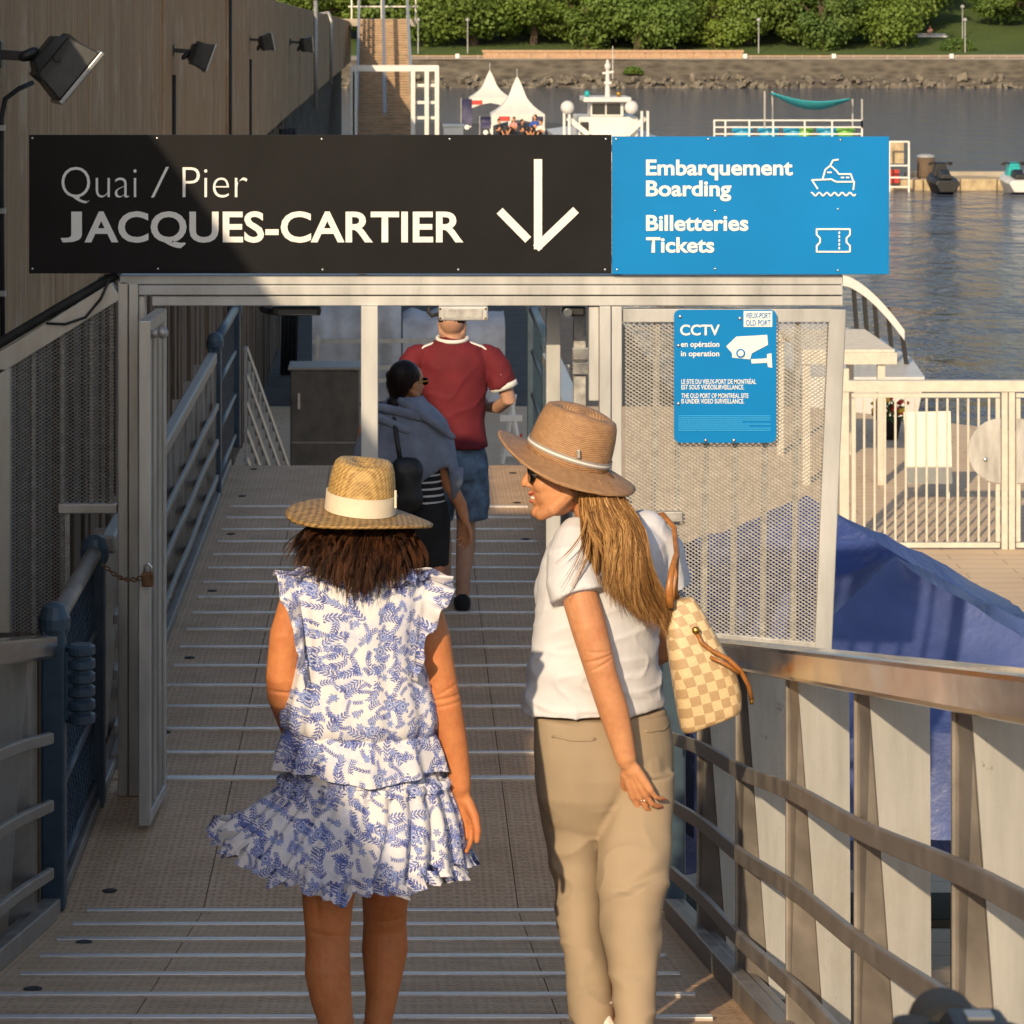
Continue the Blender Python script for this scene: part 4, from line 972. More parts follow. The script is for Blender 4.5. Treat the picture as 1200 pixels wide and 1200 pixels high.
for (px, py0, py1, d, lab) in ((547, 116, 150, 164, 'tall navy banner left of the tents'), (569, 137, 160, 160, 'short navy banner against the nearer tent leg')):
    o = thing('feather_banner', lab, 'banner', W(px, 0, d), 'navy banners by the tents'); o.location.z = .59
    p = W(px, py0, d); q = W(px, py1, d); rings = []
    for k in range(7):
        u = k/6; z = p.z+(1.2-p.z)*u; wv = .12*math.sin(u*5); rings.append([Vector((p.x-.28, d+wv, z)), Vector((p.x, d+wv*.5, z)), Vector((p.x+.28, d+wv*1.3, z))])
    mb = MB(); mb.loft(rings, cap=False, closed=False); mb.build('cloth', M['banner_navy'], o, smooth=True)
    mb = MB(); mb.tube([(p.x-.3, d, .59), (p.x-.3, d, p.z+.05)], .025, 8); mb.build('pole', M['aluminium'], o)
    mb = MB(); mb.lathe([(.13, -.01), (.13, .01)], (p.x, d-.16, p.z-1.5 if py0 < 120 else p.z-.8), 16, Matrix.Rotation(R(90), 3, 'X')); mb.build('emblem', M['white_paint'], o)

# ferry
fy_ = thing('ferry', 'white ferry wheelhouse with mast and round lamps above the sign', 'ferry', (10.6, 151, 0))
D = 152
def fbx(name, x0, x1, y0, y1, mat, d0=D, dep=2.0, par=None, bev=.05):
    a_ = W(x0, y1, d0); b_ = W(x1, y0, d0); mb = MB(); mb.bx(a_.x, b_.x, d0, d0+dep, a_.z, b_.z); return mb.build(name, M[mat], par or fy_, bevel=bev)
mb = MB(); P = []
for (yy, w) in ((148, 2.3), (152, 2.5), (162, 2.5), (168, .4)):
    xc = W(710, 0, D).x; P.append([Vector((xc-w, yy, 1.1)), Vector((xc-w*.8, yy, -.4)), Vector((xc+w*.8, yy, -.4)), Vector((xc+w, yy, 1.1))])
mb.loft(P); mb.build('hull', M['boat_white'], fy_)
fbx('deck_house', 678, 748, 137, 160, 'boat_white', D, 5); wh = fbx('wheelhouse', 692, 731, 120, 136.8, 'boat_white', D+.3, 2.6)
fbx('window', 694, 709, 121.5, 134, 'window_dark', D+.26, .03, wh, 0); fbx('window', 711, 727, 121.5, 134, 'window_dark', D+.26, .03, wh, 0)
fbx('roof', 684, 740, 114, 119.8, 'boat_white', D-.2, 3.6)
fbx('door', 680, 690, 143, 157, 'window_dark', D-.04, .03, None, 0)
for (x0, y0, x1, y1) in ((665, 138, 690, 158), (756, 138, 735, 158)):
    mb = MB(); mb.bar(W(x0, y0, D-.3), W(x1, y1, D-.3), .12, .25); mb.build('stay', M['boat_white'], fy_)
for px in (661, 667, 752, 759): mb = MB(); p = W(px, 130, D-.5); mb.bar(p, (p.x, p.y, 1.05), .12, .12, (0, 1, 0)); mb.build('post', M['boat_white'], fy_)
for px in (665, 740): mb = MB(); mb.ell(W(px, 126, D-.5), (.34, .34, .34)); mb.build('round_lamp', M['boat_white'], fy_, smooth=True)
mb = MB(); mb.tube([W(712, 114, D+1), W(712, 70, D+1)], [.14, .07], 10); mb.bar(W(706, 86, D+1), W(719, 84, D+1), .12, .1); mb.bar(W(708, 97, D+1), W(716, 97, D+1), .3, .14); mb.ell(W(712, 78, D+1), (.16, .16, .2)); mb.build('mast', M['boat_white'], fy_, smooth=False)
mb = MB(); mb.tube([W(718, 92, D+1), W(718, 54, D+1)], .02, 6); mb.build('antenna', M['boat_white'], fy_)
for px in (725, 688): mb = MB(); mb.ell(W(px, 110, D+.4), (.13, .13, .17)); mb.build('beacon', M['brass'] if px > 700 else M['teal_paint'], fy_)

# party pontoon boat with teal cloth
pbt = thing('party_boat', 'flat boat with white railings, bright seats and a sagging teal cloth on poles', 'boat', W(925, CY+F*7/136, 136))
D = 136
def pbar(name, a_, b_, w=.07, mat='white_paint', d0=D): mb = MB(); mb.bar(W(*a_, d0), W(*b_, d0), w, w); return mb.build(name, M[mat], pbt)
for dd in (0, 3):
    for yy in (141, 149, 157): pbar('rail', (836, yy), (1010, yy), .06, d0=D+dd)
    for px in (837, 850, 878, 906, 943, 975, 1010): pbar('post', (px, 141), (px, 172), .07, d0=D+dd)
for px in (896, 905, 999, 1010):
    pbar('canopy_pole', (px, 107 if px < 950 else 116), (px, 150), .07, 'galvanised', D+1.5*(px % 2))
rings = []
for k in range(15):
    u = k/14; px = 904+92*u; sag = 15*math.sin(math.pi*u)
    rings.append([W(px, 108+7*u+sag*.45, D), W(px, 109+7*u+sag, D+1.4), W(px, 108+7*u+sag*.5, D+2.8)])
mb = MB(); mb.loft(rings, cap=False, closed=False); cl = mb.build('cloth', M['teal_cloth'], pbt, smooth=True)
sm = cl.modifiers.new('thick', 'SOLIDIFY'); sm.thickness = .05
for px, mt in ((870, 'cyan_plastic'), (900, 'cyan_plastic'), (930, 'cyan_plastic'), (941, 'lime_plastic'), (969, 'cyan_plastic'), (990, 'lime_plastic')):
    p = W(px, 160, D+1.5); mb = MB(); mb.lathe([(.10, -.3), (.42, -.1), (.48, .35), (.42, .4), (.35, .1), (.1, 0)], p, 14); mb.build('seat', M[mt], pbt, smooth=True)
mb = MB(); p0, p1 = W(832, 166, D), W(1014, 166, D); mb.bx(p0.x, p1.x, D-.4, D+3.6, .55, p0.z-.35); mb.build('deck', M['boat_white'], pbt, bevel=.05)
for yy in (D, D+3): mb = MB(); mb.tube([(p0.x, yy, .25), (p1.x, yy, .25)], .42, 14); mb.build('float_tube', M['boat_grey'], pbt, smooth=True)
# dock with jet skis, gangplank cage
dk = thing('jet_ski_dock', 'sandy floating dock carrying the jet skis', 'dock', W(1150, 222, 124))
D = 124; dkx0, dkx1 = W(1040, 0, D).x, W(1560, 0, D).x
n = 12
for k in range(n):
    mb = MB(); xa_ = dkx0+(dkx1-dkx0)*k/n; xb_ = dkx0+(dkx1-dkx0)*(k+1)/n; mb.bx(xa_+.02, xb_-.02, D+.2, D+2.6, -.2, .42+.02*(k % 3)); mb.build('float_block', M['dock_float'], dk, bevel=.04)
mb = MB(); mb.bx(dkx0+1.2, dkx1, D+2.7, D+3.2, .1, .62); mb.build('kerb', M['path'], dk)
cg = thing('gangplank_cage', 'tall white framed cage at the end of the dock right of the sign', 'cage', W(1055, 222, 123))
D = 123; cg.location.z = 0
for px in (1042, 1065):
    for dd in (0, 1.8): p = W(px, 166, D+dd); mb = MB(); mb.bar(p, (p.x, p.y, 0), .07, .07, (0, 1, 0)); mb.build('post', M['white_paint'], cg)
for yy in (166, 194, 208, 219):
    mb = MB(); mb.bar(W(1042, yy, D), W(1065, yy, D), .06, .06); mb.build('rail', M['white_paint'], cg)
mb = MB(); mb.bx(W(1043, 0, D).x, W(1064, 0, D).x, D+1.0, D+1.1, W(0, 193, D).z, W(0, 168, D).z); mb.build('board', M['dock_float'], cg)
mb = MB(); mb.bx(W(1047, 0, D).x, W(1058, 0, D).x, D+.9, D+1.0, W(0, 216, D).z, W(0, 200, D).z); mb.build('board', M['red_paint'], cg)
def jetski(label, px, d, m1, m2):
    c = W(px, 222, d); c.z = 0; o = thing('jet_ski', label, 'jet ski', c, 'jet skis on the dock'); x, y = c.x, c.y
    rings = []
    for (yy, w, z0, z1) in ((-1.3, .48, .08, .55), (-.6, .58, .0, .62), (.4, .58, -.05, .68), (1.1, .4, .05, .75), (1.6, .06, .45, .72)):
        rings.append([Vector((x-w, y+yy, z1-.15)), Vector((x-w*.6, y+yy, z0)), Vector((x+w*.6, y+yy, z0)), Vector((x+w, y+yy, z1-.15)), Vector((x+w*.75, y+yy, z1)), Vector((x-w*.75, y+yy, z1))])
    mb = MB(); mb.loft(rings); mb.build('hull', M[m1], o, bevel=.03)
    mb = MB(); mb.loft([[Vector((x+sx*w, y+yy, z)) for sx, z in ((-1, .6), (1, .6), (.7, zt_), (-.7, zt_))] for yy, w, zt_ in ((-1.1, .22, .78), (-.5, .24, .95), (.1, .2, .9))]); mb.build('saddle', M['black_leather'], o, bevel=.03)
    mb = MB(); mb.loft([[Vector((x+sx*w, y+yy, z)) for sx, z in ((-1, .62), (1, .62), (.6, zt_), (-.6, zt_))] for yy, w, zt_ in ((.15, .3, 1.15), (.5, .34, 1.2), (1.2, .25, .8))]); mb.build('console', M[m2], o, bevel=.03)
    mb = MB(); mb.tube([(x-.42, y+.1, 1.2), (x-.15, y+.25, 1.15), (x+.15, y+.25, 1.15), (x+.42, y+.1, 1.2)], .035, 8); mb.build('handlebar', M['black_plastic'], o, smooth=True)
    for s_ in (-1, 1): mb = MB(); mb.box((x+s_*.4, y+.45, 1.12), (.16, .05, .1)); mb.build('mirror', M['black_plastic'], o, bevel=.01)
jetski('black jet ski at the dock right of the sign', 1104, 122.5, 'black_plastic', 'black_plastic')
jetski('white and teal jet ski at the right edge of the photo', 1190, 122.5, 'boat_white', 'teal_paint')
pt = thing('dock_drum', 'small brown drum with a lid on the dock beside the black jet ski', 'drum', W(1085, 0, 125.3)); pt.location.z = .43
mb = MB(); mb.lathe([(.33, 0), (.36, .1), (.36, .75), (.33, .85)], pt.location, 16); mb.build('body', M['timber'], pt, smooth=True)
mb = MB(); mb.lathe([(.37, .852), (.37, .93), (.2, .98)], pt.location, 16); mb.build('lid', M['boat_grey'], pt)
# ================================================================== FAR BANK
rg = random.Random(21)
mb = MB()
for k in range(900):
    x = rg.uniform(-60, 130); s_ = rg.uniform(.18, .5)*(1.5 if rg.random() < .06 else 1); u = rg.random()**1.6
    c = Vector((x, 302.4+3.0*u-.3, -.15+1.25*u)); Rm = Matrix.Rotation(rg.uniform(0, 6), 3, Vector((rg.random(), rg.random(), rg.random()+.1)).normalized())
    q = []
    for i in (-1, 1):
        for j in (-1, 1):
            for l in (-1, 1): q.append(c+Rm @ Vector((i*s_*rg.uniform(.6, 1.1), j*s_*.6*rg.uniform(.6, 1.1), l*s_*.5*rg.uniform(.6, 1.1))))
    mb.add(q, [(0,1,3,2),(4,6,7,5),(0,4,5,1),(2,3,7,6),(0,2,6,4),(1,5,7,3)])
o = mb.build('shore_rocks', M['rock'], fix=False); o['kind'] = 'stuff'; o['label'] = 'grey rubble stones along the far waterline'; o['category'] = 'rocks'
lw_ = thing('brick_parapet', 'long low tan brick parapet on the far promenade', 'wall', (20, 309, 2.9))
xs = [W(566+(870-566)*k/16, 0, 309).x for k in range(17)]
for k in range(16):
    mb = MB(); mb.bx(xs[k]+.02, xs[k+1]-.02, 308.8, 309.3, 2.85, W(0, 61.5, 309).z); mb.build('panel', M['brick_tan'], lw_)
mb = MB(); mb.bx(xs[0]-.1, xs[-1]+.1, 308.7, 309.4, W(0, 61.4, 309).z, W(0, 58.6, 309).z); mb.build('coping', M['brick_tan'], lw_)
rl = thing('promenade_railing', 'pale metal railing running along the far promenade', 'railing', (30, 307, 2.8))
for yy in (65.5, 69): mb = MB(); mb.bar(W(480, yy, 307), W(1500, yy, 307), .05, .10); mb.build('rail', M['brick_tan'], rl)
for k in range(52): mb = MB(); p = W(480+20*k, 64.5, 307); mb.bar(p, (p.x, p.y, 2.78), .07, .07, (0, 1, 0)); mb.build('post', M['path'], rl)
for px, wh_ in ((873, 'at the right end of the brick parapet'), (977, 'below the yellow-green tree'), (1115, 'below the far lawn'), (536, 'left of the brick parapet')): 
    o = thing('promenade_box', 'small white box on the far promenade '+wh_, 'box', W(px, 69, 306.8), 'white boxes on the far promenade railing'); o.location.z = 2.8
    mb = MB(); p = W(px, 66, 306.8); mb.bx(p.x-.2, p.x+.2, 306.7, 306.9, p.z-.2, p.z+.25); mb.build('case', M['white_paint'], o, bevel=.02)
    mb = MB(); mb.bx(p.x-.05, p.x+.05, 306.75, 306.85, 2.8, p.z-.201); mb.build('foot', M['path'], o)

def slope_z(y):
    rows = [(306, 2.8), (316, 3.0), (324, 3.9), (338, 5.6), (356, 8.2), (380, 11.5), (430, 16)]
    for (a, b) in zip(rows, rows[1:]):
        if y <= b[0]: return a[1]+(b[1]-a[1])*(y-a[0])/(b[0]-a[0])
    return 16
def tree_meshes(seed, h, cr, nl):
    g = random.Random(seed); tr = MB(); lf = MB()
    th = h*.20; tr.tube([(0, 0, -.4), (.1, 0, th*.5), (.15, .05, th), (.1, .1, h*.62)], [.34, .27, .22, .08], 9)
    lobes = []
    for k in range(26):
        a = g.uniform(0, 6.28); rr = cr*g.uniform(.25, .72); zz = h*g.uniform(.13, .86); sh_ = 1-max(0, (zz/h-.55))*1.2
        c = Vector((rr*sh_*math.cos(a), rr*sh_*math.sin(a), zz)); lobes.append((c, cr*g.uniform(.16, .46)))
        tr.tube([(.12, .05, th*.8+zz*.1), c*.55+Vector((0, 0, zz*.4)), c], [.12, .07, .03], 5)
    lobes.append((Vector((0, 0, h*.62)), cr*.55)); lobes.append((Vector((0, 0, h*.88)), cr*.32))
    for k in range(nl):
        c, r_ = lobes[g.randrange(len(lobes))]
        u = Vector((g.gauss(0, 1), g.gauss(0, 1), g.gauss(0, 1))).normalized(); p = c+Vector((u.x, u.y, u.z*.72))*r_*(g.random()**.35)*g.uniform(.85, 1.18)
        s_ = g.uniform(.08, .20); n_ = (u+Vector((g.uniform(-.7, .7), g.uniform(-.7, .7), g.uniform(-.2, .9)))).normalized(); a_ = n_.orthogonal().normalized(); b_ = n_.cross(a_)
        an = g.uniform(0, 6.28); e = a_*math.cos(an)+b_*math.sin(an); f = n_.cross(e)
        lf.add([p-e*s_, p-f*s_*.6+n_*s_*.2, p+e*s_, p+f*s_*.6-n_*s_*.1], [(0, 1, 2), (0, 2, 3)])
    return tr, lf
VAR = []
for i, (h, cr, nl) in enumerate(((12, 5.2, 24000), (9, 4.6, 20000), (14, 5.0, 24000), (7.5, 4.0, 17000), (10.5, 5.6, 24000))):
    a, b = tree_meshes(40+i, h, cr, nl); mt = a.mesh(fix=False); ml = b.mesh(fix=False)
    for m_, nm in ((mt, 'trunk'), (ml, 'crown')): m_.name = nm
    mt.materials.append(M['bark']); ml.materials.append(M['foliage']); VAR.append((mt, ml))
TL_ = [(498, 326, 0, .9), (528, 334, 2, .9), (556, 324, 1, 1.0), (592, 330, 0, .95), (625, 325, 4, .9), (660, 336, 2, .95), (690, 324, 3, 1.15), (722, 331, 0, .9), (748, 322, 1, .85), (778, 326, 4, .95), (812, 333, 2, .9), (838, 323, 3, 1.0), (876, 326, 1, 1.0), (905, 338, 0, .95), (928, 345, 2, 1.0),
       (966, 322, 3, .92), (1000, 336, 4, .95), (1030, 324, 1, 1.0), (1052, 341, 0, .9), (1085, 372, 2, 1.0), (1120, 376, 0, 1.0), (1152, 370, 4, 1.0), (1190, 352, 1, 1.0), (1215, 340, 0, 1.0), (1260, 332, 2, 1), (1310, 326, 4, 1), (1370, 330, 0, 1), (1430, 326, 2, 1), (1060, 360, 4, 1.0), (1140, 384, 2, 1.1), (1180, 380, 0, 1.1), (1095, 386, 0, 1.1),
       (515, 352, 2, 1.1), (580, 356, 0, 1.15), (640, 352, 2, 1.1), (700, 355, 4, 1.2), (765, 354, 2, 1.1), (835, 356, 0, 1.2), (890, 362, 2, 1.15), (960, 358, 0, 1.1), (1015, 362, 2, 1.1), (430, 330, 0, 1), (385, 326, 2, 1), (340, 330, 4, 1), (290, 326, 0, 1), (240, 330, 2, 1)]
for k, (px, d, v, s_) in enumerate(TL_):
    ref = {0: 'the promenade', 1: 'the promenade'}
    row = 'front' if d < 346 else 'back'
    nb = sum(1 for t in TL_ if ((t[1] < 346) == (d < 346)) and t[0] < px and t[0] > 480)
    ordn = ['first', 'second', 'third', 'fourth', 'fifth', 'sixth', 'seventh', 'eighth', 'ninth', 'tenth', 'eleventh', 'twelfth', 'thirteenth', 'fourteenth', 'fifteenth', 'sixteenth', 'seventeenth', 'eighteenth', 'nineteenth', 'twentieth', 'twenty-first', 'twenty-second', 'twenty-third', 'twenty-fourth', 'twenty-fifth', 'twenty-sixth']
    lab = ('leafy green tree in the %s row on the far bank, %s from the left' % (row, ordn[nb])) if px > 480 else 'leafy green tree on the far bank hidden behind the pier wall, %s' % ['nearest the gangway', 'second from the gangway', 'third from the gangway', 'fourth from the gangway', 'farthest from the gangway'][[430, 385, 340, 290, 240].index(px)]
    if px in (966, 1030, 838, 876): lab = {966: 'rounded yellow-green tree standing forward on the far bank', 1030: 'broad dark tree at the left edge of the far lawn', 838: 'bright light-green tree above the right end of the brick parapet', 876: 'spreading green tree right of the bright light-green tree'}[px]
    x = W(px, 0, d).x; o = thing('leafy_tree', lab, 'tree', (x, d, slope_z(d)-.1), 'trees on the far bank'); s_ *= 1.5*(.82+.42*((k*37) % 11)/10); o.scale = (s_, s_, s_*(.85+.35*((k*53) % 7)/6)); o.rotation_euler.z = k*1.37
    for m_, nm in zip(VAR[v], ('trunk', 'crown')):
        c = bpy.data.objects.new(nm, m_); COL.objects.link(c); c.parent = o
for i, (px, d, lab) in enumerate(((1122, 320, 'round dark shrub on the lawn by the far promenade'), (1070, 326, 'small round shrub high on the far lawn'), (742, 305.6, 'bush growing on the far embankment'))):
    g = random.Random(i); z = slope_z(d) if d > 306 else 1.4; x = W(px, 0, d).x; o = thing('shrub', lab, 'shrub', (x, d, z)); mb = MB(); s0 = (1.5, .6, .7)[i]
    for k in range(700):
        u = Vector((g.gauss(0, 1), g.gauss(0, 1), abs(g.gauss(0, 1)))).normalized()*s0*g.uniform(.7, 1.1); p = Vector((x+u.x*1.3, d+u.y, z+u.z*.9)); a = Vector((g.uniform(-1, 1), g.uniform(-1, 1), g.uniform(-1, 1))).normalized()*.14; b = a.orthogonal().normalized()*.1
        mb.add([p-a, p+b, p+a, p-b], [(0, 1, 2, 3)])
    mb.build('foliage', M['foliage'], o, fix=False); mb = MB(); mb.tube([(x, d, z-.2), (x, d, z+s0*.6)], .06, 6); mb.build('stem', M['bark'], o)
for px, d in ((889, 318, ), (478+12, 318), (1128, 330), (1139-8, 318), (548, 318)):
    x = W(px, 0, d).x; z = slope_z(d); nm = {889: 'by the trees right of the brick parapet', 490: 'beside the far gangway top', 1128: 'on the far lawn', 1131: 'at the foot of the far lawn', 548: 'above the tents'}[px]
    o = thing('lamp_post', 'slim grey lamp post '+nm, 'lamp post', (x, d, z), 'lamp posts on the far bank')
    mb = MB(); mb.tube([(x, d, z), (x, d, z+3.3)], [.07, .05], 8); mb.build('post', M['boat_grey'], o); mb = MB(); mb.lathe([(.1, 3.3), (.22, 3.42), (.2, 3.6), (.05, 3.7)], (x, d, z), 10); mb.build('lantern', M['boat_grey'], o)

# small distant people
def mini(label, base, pose, shirt, legs, hair='hair_dark', facing=0, sc=1.0):
    o = thing('person', label, 'person', base); B = Vector(base); Rz = Matrix.Rotation(facing, 3, 'Z')
    def P(x, y, z): return B+Rz @ (Vector((x, y, z))*sc)
    k = MB(); sh_ = MB(); lg = MB()
    if pose == 'stand':
        hip, ch_, hd = .9, 1.3, 1.6
        for s_ in (-1, 1):
            leg = [P(s_*.09, 0, hip), P(s_*.1, -.02, .48), P(s_*.11, .03, .08)]; k.rtube(leg, [.07*sc, .05*sc, .04*sc], 8); k.rtube([P(s_*.11, .03, .04), P(s_*.12, -.14, .035)], .035*sc, 8)
            lg.rtube([leg[0], leg[1], P(s_*.105, .02, .2)], [.1*sc, .085*sc, .08*sc], 8)
            k.rtube([P(s_*.19, 0, 1.38), P(s_*.25, .02, 1.1), P(s_*.22, -.1, .87)], [.045*sc, .038*sc, .03*sc], 8); sh_.rtube([P(s_*.16, 0, 1.38), P(s_*.24, .02, 1.16)], [.07*sc, .06*sc], 8)
    else:
        hip, ch_, hd = .14, .5, .82
        for s_ in (-1, 1):
            leg = [P(s_*.1, 0, hip), P(s_*.14, -.38, .42), P(s_*.13, -.62, .06)]; k.rtube(leg, [.07*sc, .055*sc, .04*sc], 8); k.rtube([P(s_*.13, -.62, .05), P(s_*.13, -.78, .05)], .035*sc, 8)
            lg.rtube([leg[0], leg[1]], [.1*sc, .08*sc], 8)
            k.rtube([P(s_*.19, 0, .6), P(s_*.25, -.1, .38), P(s_*.15, -.32, .42)], [.045*sc, .038*sc, .03*sc], 8); sh_.rtube([P(s_*.16, 0, .62), P(s_*.24, -.06, .45)], [.07*sc, .06*sc], 8)
    k.rtube([P(0, 0, hip), P(0, 0, ch_)], [.12*sc, .13*sc], 10); k.rtube([P(0, 0, ch_), P(0, 0, hd)], .05*sc, 8); k.ell(P(0, 0, hd+.03), (.08*sc, .095*sc, .12*sc), None, 12, 9); k.ell(P(0, -.1, hd+.02), (.02*sc, .025*sc, .03*sc), None, 8, 6)
    sh_.rtube([P(0, 0, hip+.06), P(0, 0, (hip+ch_)/2), P(0, 0, ch_+.06)], [.155*sc, .16*sc, .15*sc], 12, .75)
    lg.rtube([P(0, 0, hip-.02), P(0, 0, hip+.12)], [.15*sc, .15*sc], 10, .75)
    put_fused('body', fuse(k, .022*sc, 2), M['skin'], o); put_fused('shirt', fuse(sh_, .022*sc, 2), M[shirt], o); put_fused('trousers', fuse(lg, .022*sc, 2), M[legs], o)
    mb = MB(); mb.ell(P(0, .02, hd+.065), (.09*sc, .1*sc, .105*sc), None, 12, 9); mb.build('hair', M[hair], o, smooth=True)
    return o
for (px, d, sh_, lab) in ((585, 163, 'cloth_dark', 'person in dark clothes under the left side of the nearer tent'), (627, 165, 'cloth_blue', 'person in a bright blue shirt under the nearer tent'), (612, 162, 'cloth_dark', 'person in black sitting left of the blue shirt under the tent'), (602, 166, 'cloth_pink', 'person in a pale red top in the middle of the tent'), (634, 161, 'cloth_cream', 'person in a cream top at the right of the tent')):
    mini(lab, (W(px, 0, d).x, d, .59), 'sit', sh_, 'cloth_dark', facing=rg.uniform(-.8, .8), sc=1.05 if px != 627 else 1.2)
for (px, d, sh_, lab) in ((1090, 333, 'cloth_pink', 'picnicker in pink sitting on a white blanket on the far lawn'), (1118, 362, 'cloth_cream', 'person in cream sitting high on the far lawn'), (1127, 363, 'cloth_pink', 'person in pale red sitting high on the far lawn'), (1135, 362, 'cloth_dark', 'person in dark sitting at the right of the high lawn group')):
    mini(lab, (W(px, 0, d).x, d, slope_z(d)+.05), 'sit', sh_, 'cloth_cream', facing=rg.uniform(-.5, .5), sc=1.05)
o = thing('picnic_blanket', 'white blanket spread on the far lawn', 'blanket', (W(1091, 0, 333).x, 333, slope_z(333)))
x = W(1091, 0, 333).x; mb = MB(); sl_ = [(-1.6, -1.0), (1.6, -1.2), (1.7, .9), (-1.5, 1.1)]
mb.prism([(x+a, 333+b, slope_z(333+b)+.12) for a, b in sl_], (0, 0, -.15)); mb.build('cloth', M['white_paint'], o)
# ================================================================== PEOPLE
def frame(f, u):
    f = Vector(f).normalized(); u = Vector(u); u = (u-f*u.dot(f)).normalized(); return f, u.cross(f), u     # forward, left, up
def head(mb, c, f, u, s=1.0, face=True):
    f, l, u = frame(f, u); c = Vector(c); B = Matrix((f, l, u)).transposed()
    def P(x, y, z): return c+(f*x+l*y+u*z)*s
    def E(x, y, z, a, b, d): mb.ell(P(x, y, z), (a*s, b*s, d*s), B, 20, 13)
    E(-.012, 0, .028, .098, .077, .092); E(.022, 0, -.03, .072, .066, .085); E(.028, 0, .03, .07, .066, .07)
    for k in (-1, 1):
        mb.rtube([P(-.012, k*.057, -.045), P(.03, k*.05, -.086), P(.066, k*.02, -.108)], [.022*s, .021*s, .018*s], 10)
        E(.056, k*.036, -.022, .03, .026, .028); E(-.006, k*.074, -.008, .02, .008, .031)
    E(.073, 0, -.104, .023, .026, .018); E(.066, 0, -.062, .03, .03, .032)
    mb.rtube([P(.088, 0, .026), P(.097, 0, .004), P(.109, 0, -.016), P(.112, 0, -.024)], [.0085*s, .009*s, .0105*s, .0105*s], 12)
    for k in (-1, 1): E(.099, k*.011, -.026, .011, .008, .008)
    E(.078, 0, .034, .018, .05, .013)
    E(.094, 0, -.050, .009, .019, .007); E(.090, 0, -.070, .010, .019, .008)
    return P, B
def hand(mb, wrist, dv, nv, k=1.0, thumb=1, curl=(18, 32, 22), spread=.07, fan=None):
    d = Vector(dv).normalized(); n = Vector(nv); n = (n-d*n.dot(d)).normalized(); s = d.cross(n)*thumb; w = Vector(wrist); tips = []
    mb.rtube([w-d*.03*k, w+d*.015*k], [.023*k, .025*k], 12, .72, n)
    for i in range(4):
        a = w+d*.01*k+s*(.015-.010*i)*k; kn = w+d*((.088, .091, .086, .077)[i])*k+s*(.029-.0195*i)*k-n*.002*k
        mb.rtube([a, a.lerp(kn, .5), kn], [.0135*k, .0130*k, .0112*k], 10)
        L = (.072, .080, .074, .058)[i]*k; ang = 0; p = kn; pts = [kn]; rr = [.0088*k]
        c_ = [x*(1+.12*i) for x in curl]
        fd_ = (d+s*spread*(1.5-i)).normalized()
        for j, q in enumerate((.45, .30, .25)):
            ang += R(c_[j]); v = fd_*math.cos(ang)+n*math.sin(ang); p = p+v*L*q; pts.append(p); rr.append((.0080, .0073, .0064)[j]*k*(1 if i < 3 else .88))
        mb.rtube(pts, rr, 10); tips.append((pts[-1], v, n*math.cos(ang)-fd_*math.sin(ang)))
    a = w+d*.02*k+s*.018*k; p1 = a+(d*.75+s*.6+n*.25).normalized()*.045*k; p2 = p1+(d*.9+s*.32+n*.28).normalized()*.033*k; p3 = p2+(d*.97+s*.08+n*.3).normalized()*.026*k
    mb.rtube([a, p1, p2, p3], [.016*k, .013*k, .0108*k, .009*k], 10)
    return tips
def nails(o, tips, k, mat):
    for (p, v, n) in tips:
        mb = MB(); B = Matrix((v, n.cross(v), n)).transposed(); mb.ell(p-n*.0055*k+v*.0025*k, (.0055*k, .0042*k, .0022*k), B, 10, 6); mb.build('fingernail', M[mat], o, smooth=True)
import numpy as np
def hair_mesh(locks, name, mat, parent, seed=1, per=14, thick=.0011):
    g = np.random.default_rng(seed); VV = []; FF = []; val = []; base = 0; L = np.array(wloc(parent))
    for (pts, w0, w1, nrm) in locks:                 # each lock is a clump of fine strands
        P = np.array([tuple(q) for q in pts])-L; n = len(P); cl = g.random(); t = np.linspace(0, 1, n)[:, None]
        m_ = max(2, int(per*min(1.6, w0/.005)))
        for q in range(m_):
            off = g.normal(size=3)*w0*.55; wob = g.normal(size=(1, 3))*w0*.22; ph = g.uniform(0, 6)
            k = int(n*g.uniform(.82, 1.0)) if q else n
            S = P+off*(1-.55*t)+wob*np.sin(t*5+ph)*t+g.normal(size=3)*.0025*t**3
            S = S[:max(4, k)]; nn = len(S); T = S[-1]-S[0]; T = T/(np.linalg.norm(T)+1e-9); U = np.cross(T, [.3, .9, .2]); U /= np.linalg.norm(U); V_ = np.cross(T, U)
            r_ = (thick*g.uniform(.7, 1.3))*(1-.75*np.linspace(0, 1, nn)**2)[:, None]
            R3 = np.stack([S+U*r_, S+(-.5*U+.866*V_)*r_, S+(-.5*U-.866*V_)*r_], 1).reshape(-1, 3); VV.append(R3)
            i0 = base+3*np.arange(nn-1)
            for e in range(3):
                f = (e+1) % 3; FF.append(np.stack([i0+e, i0+f, i0+3+f, i0+3+e], 1))
            base += 3*nn; val.append(np.full(3*nn, np.clip(cl*.7+g.random()*.3, 0, 1)))
    VV = np.concatenate(VV); FF = np.concatenate(FF); val = np.concatenate(val)
    me = bpy.data.meshes.new(name); me.from_pydata(VV.tolist(), [], FF.tolist()); me.update()
    o = put(name, me, M[mat], parent, smooth=True)
    at = o.data.attributes.new('strand', 'FLOAT', 'POINT'); at.data.foreach_set('value', val.astype(np.float32)); return o
def bez(p0, p1, p2, p3, n=9):
    r_ = []
    for i in range(n):
        t = i/(n-1); r_.append(p0*(1-t)**3+p1*3*t*(1-t)**2+p2*3*t*t*(1-t)+p3*t**3)
    return r_
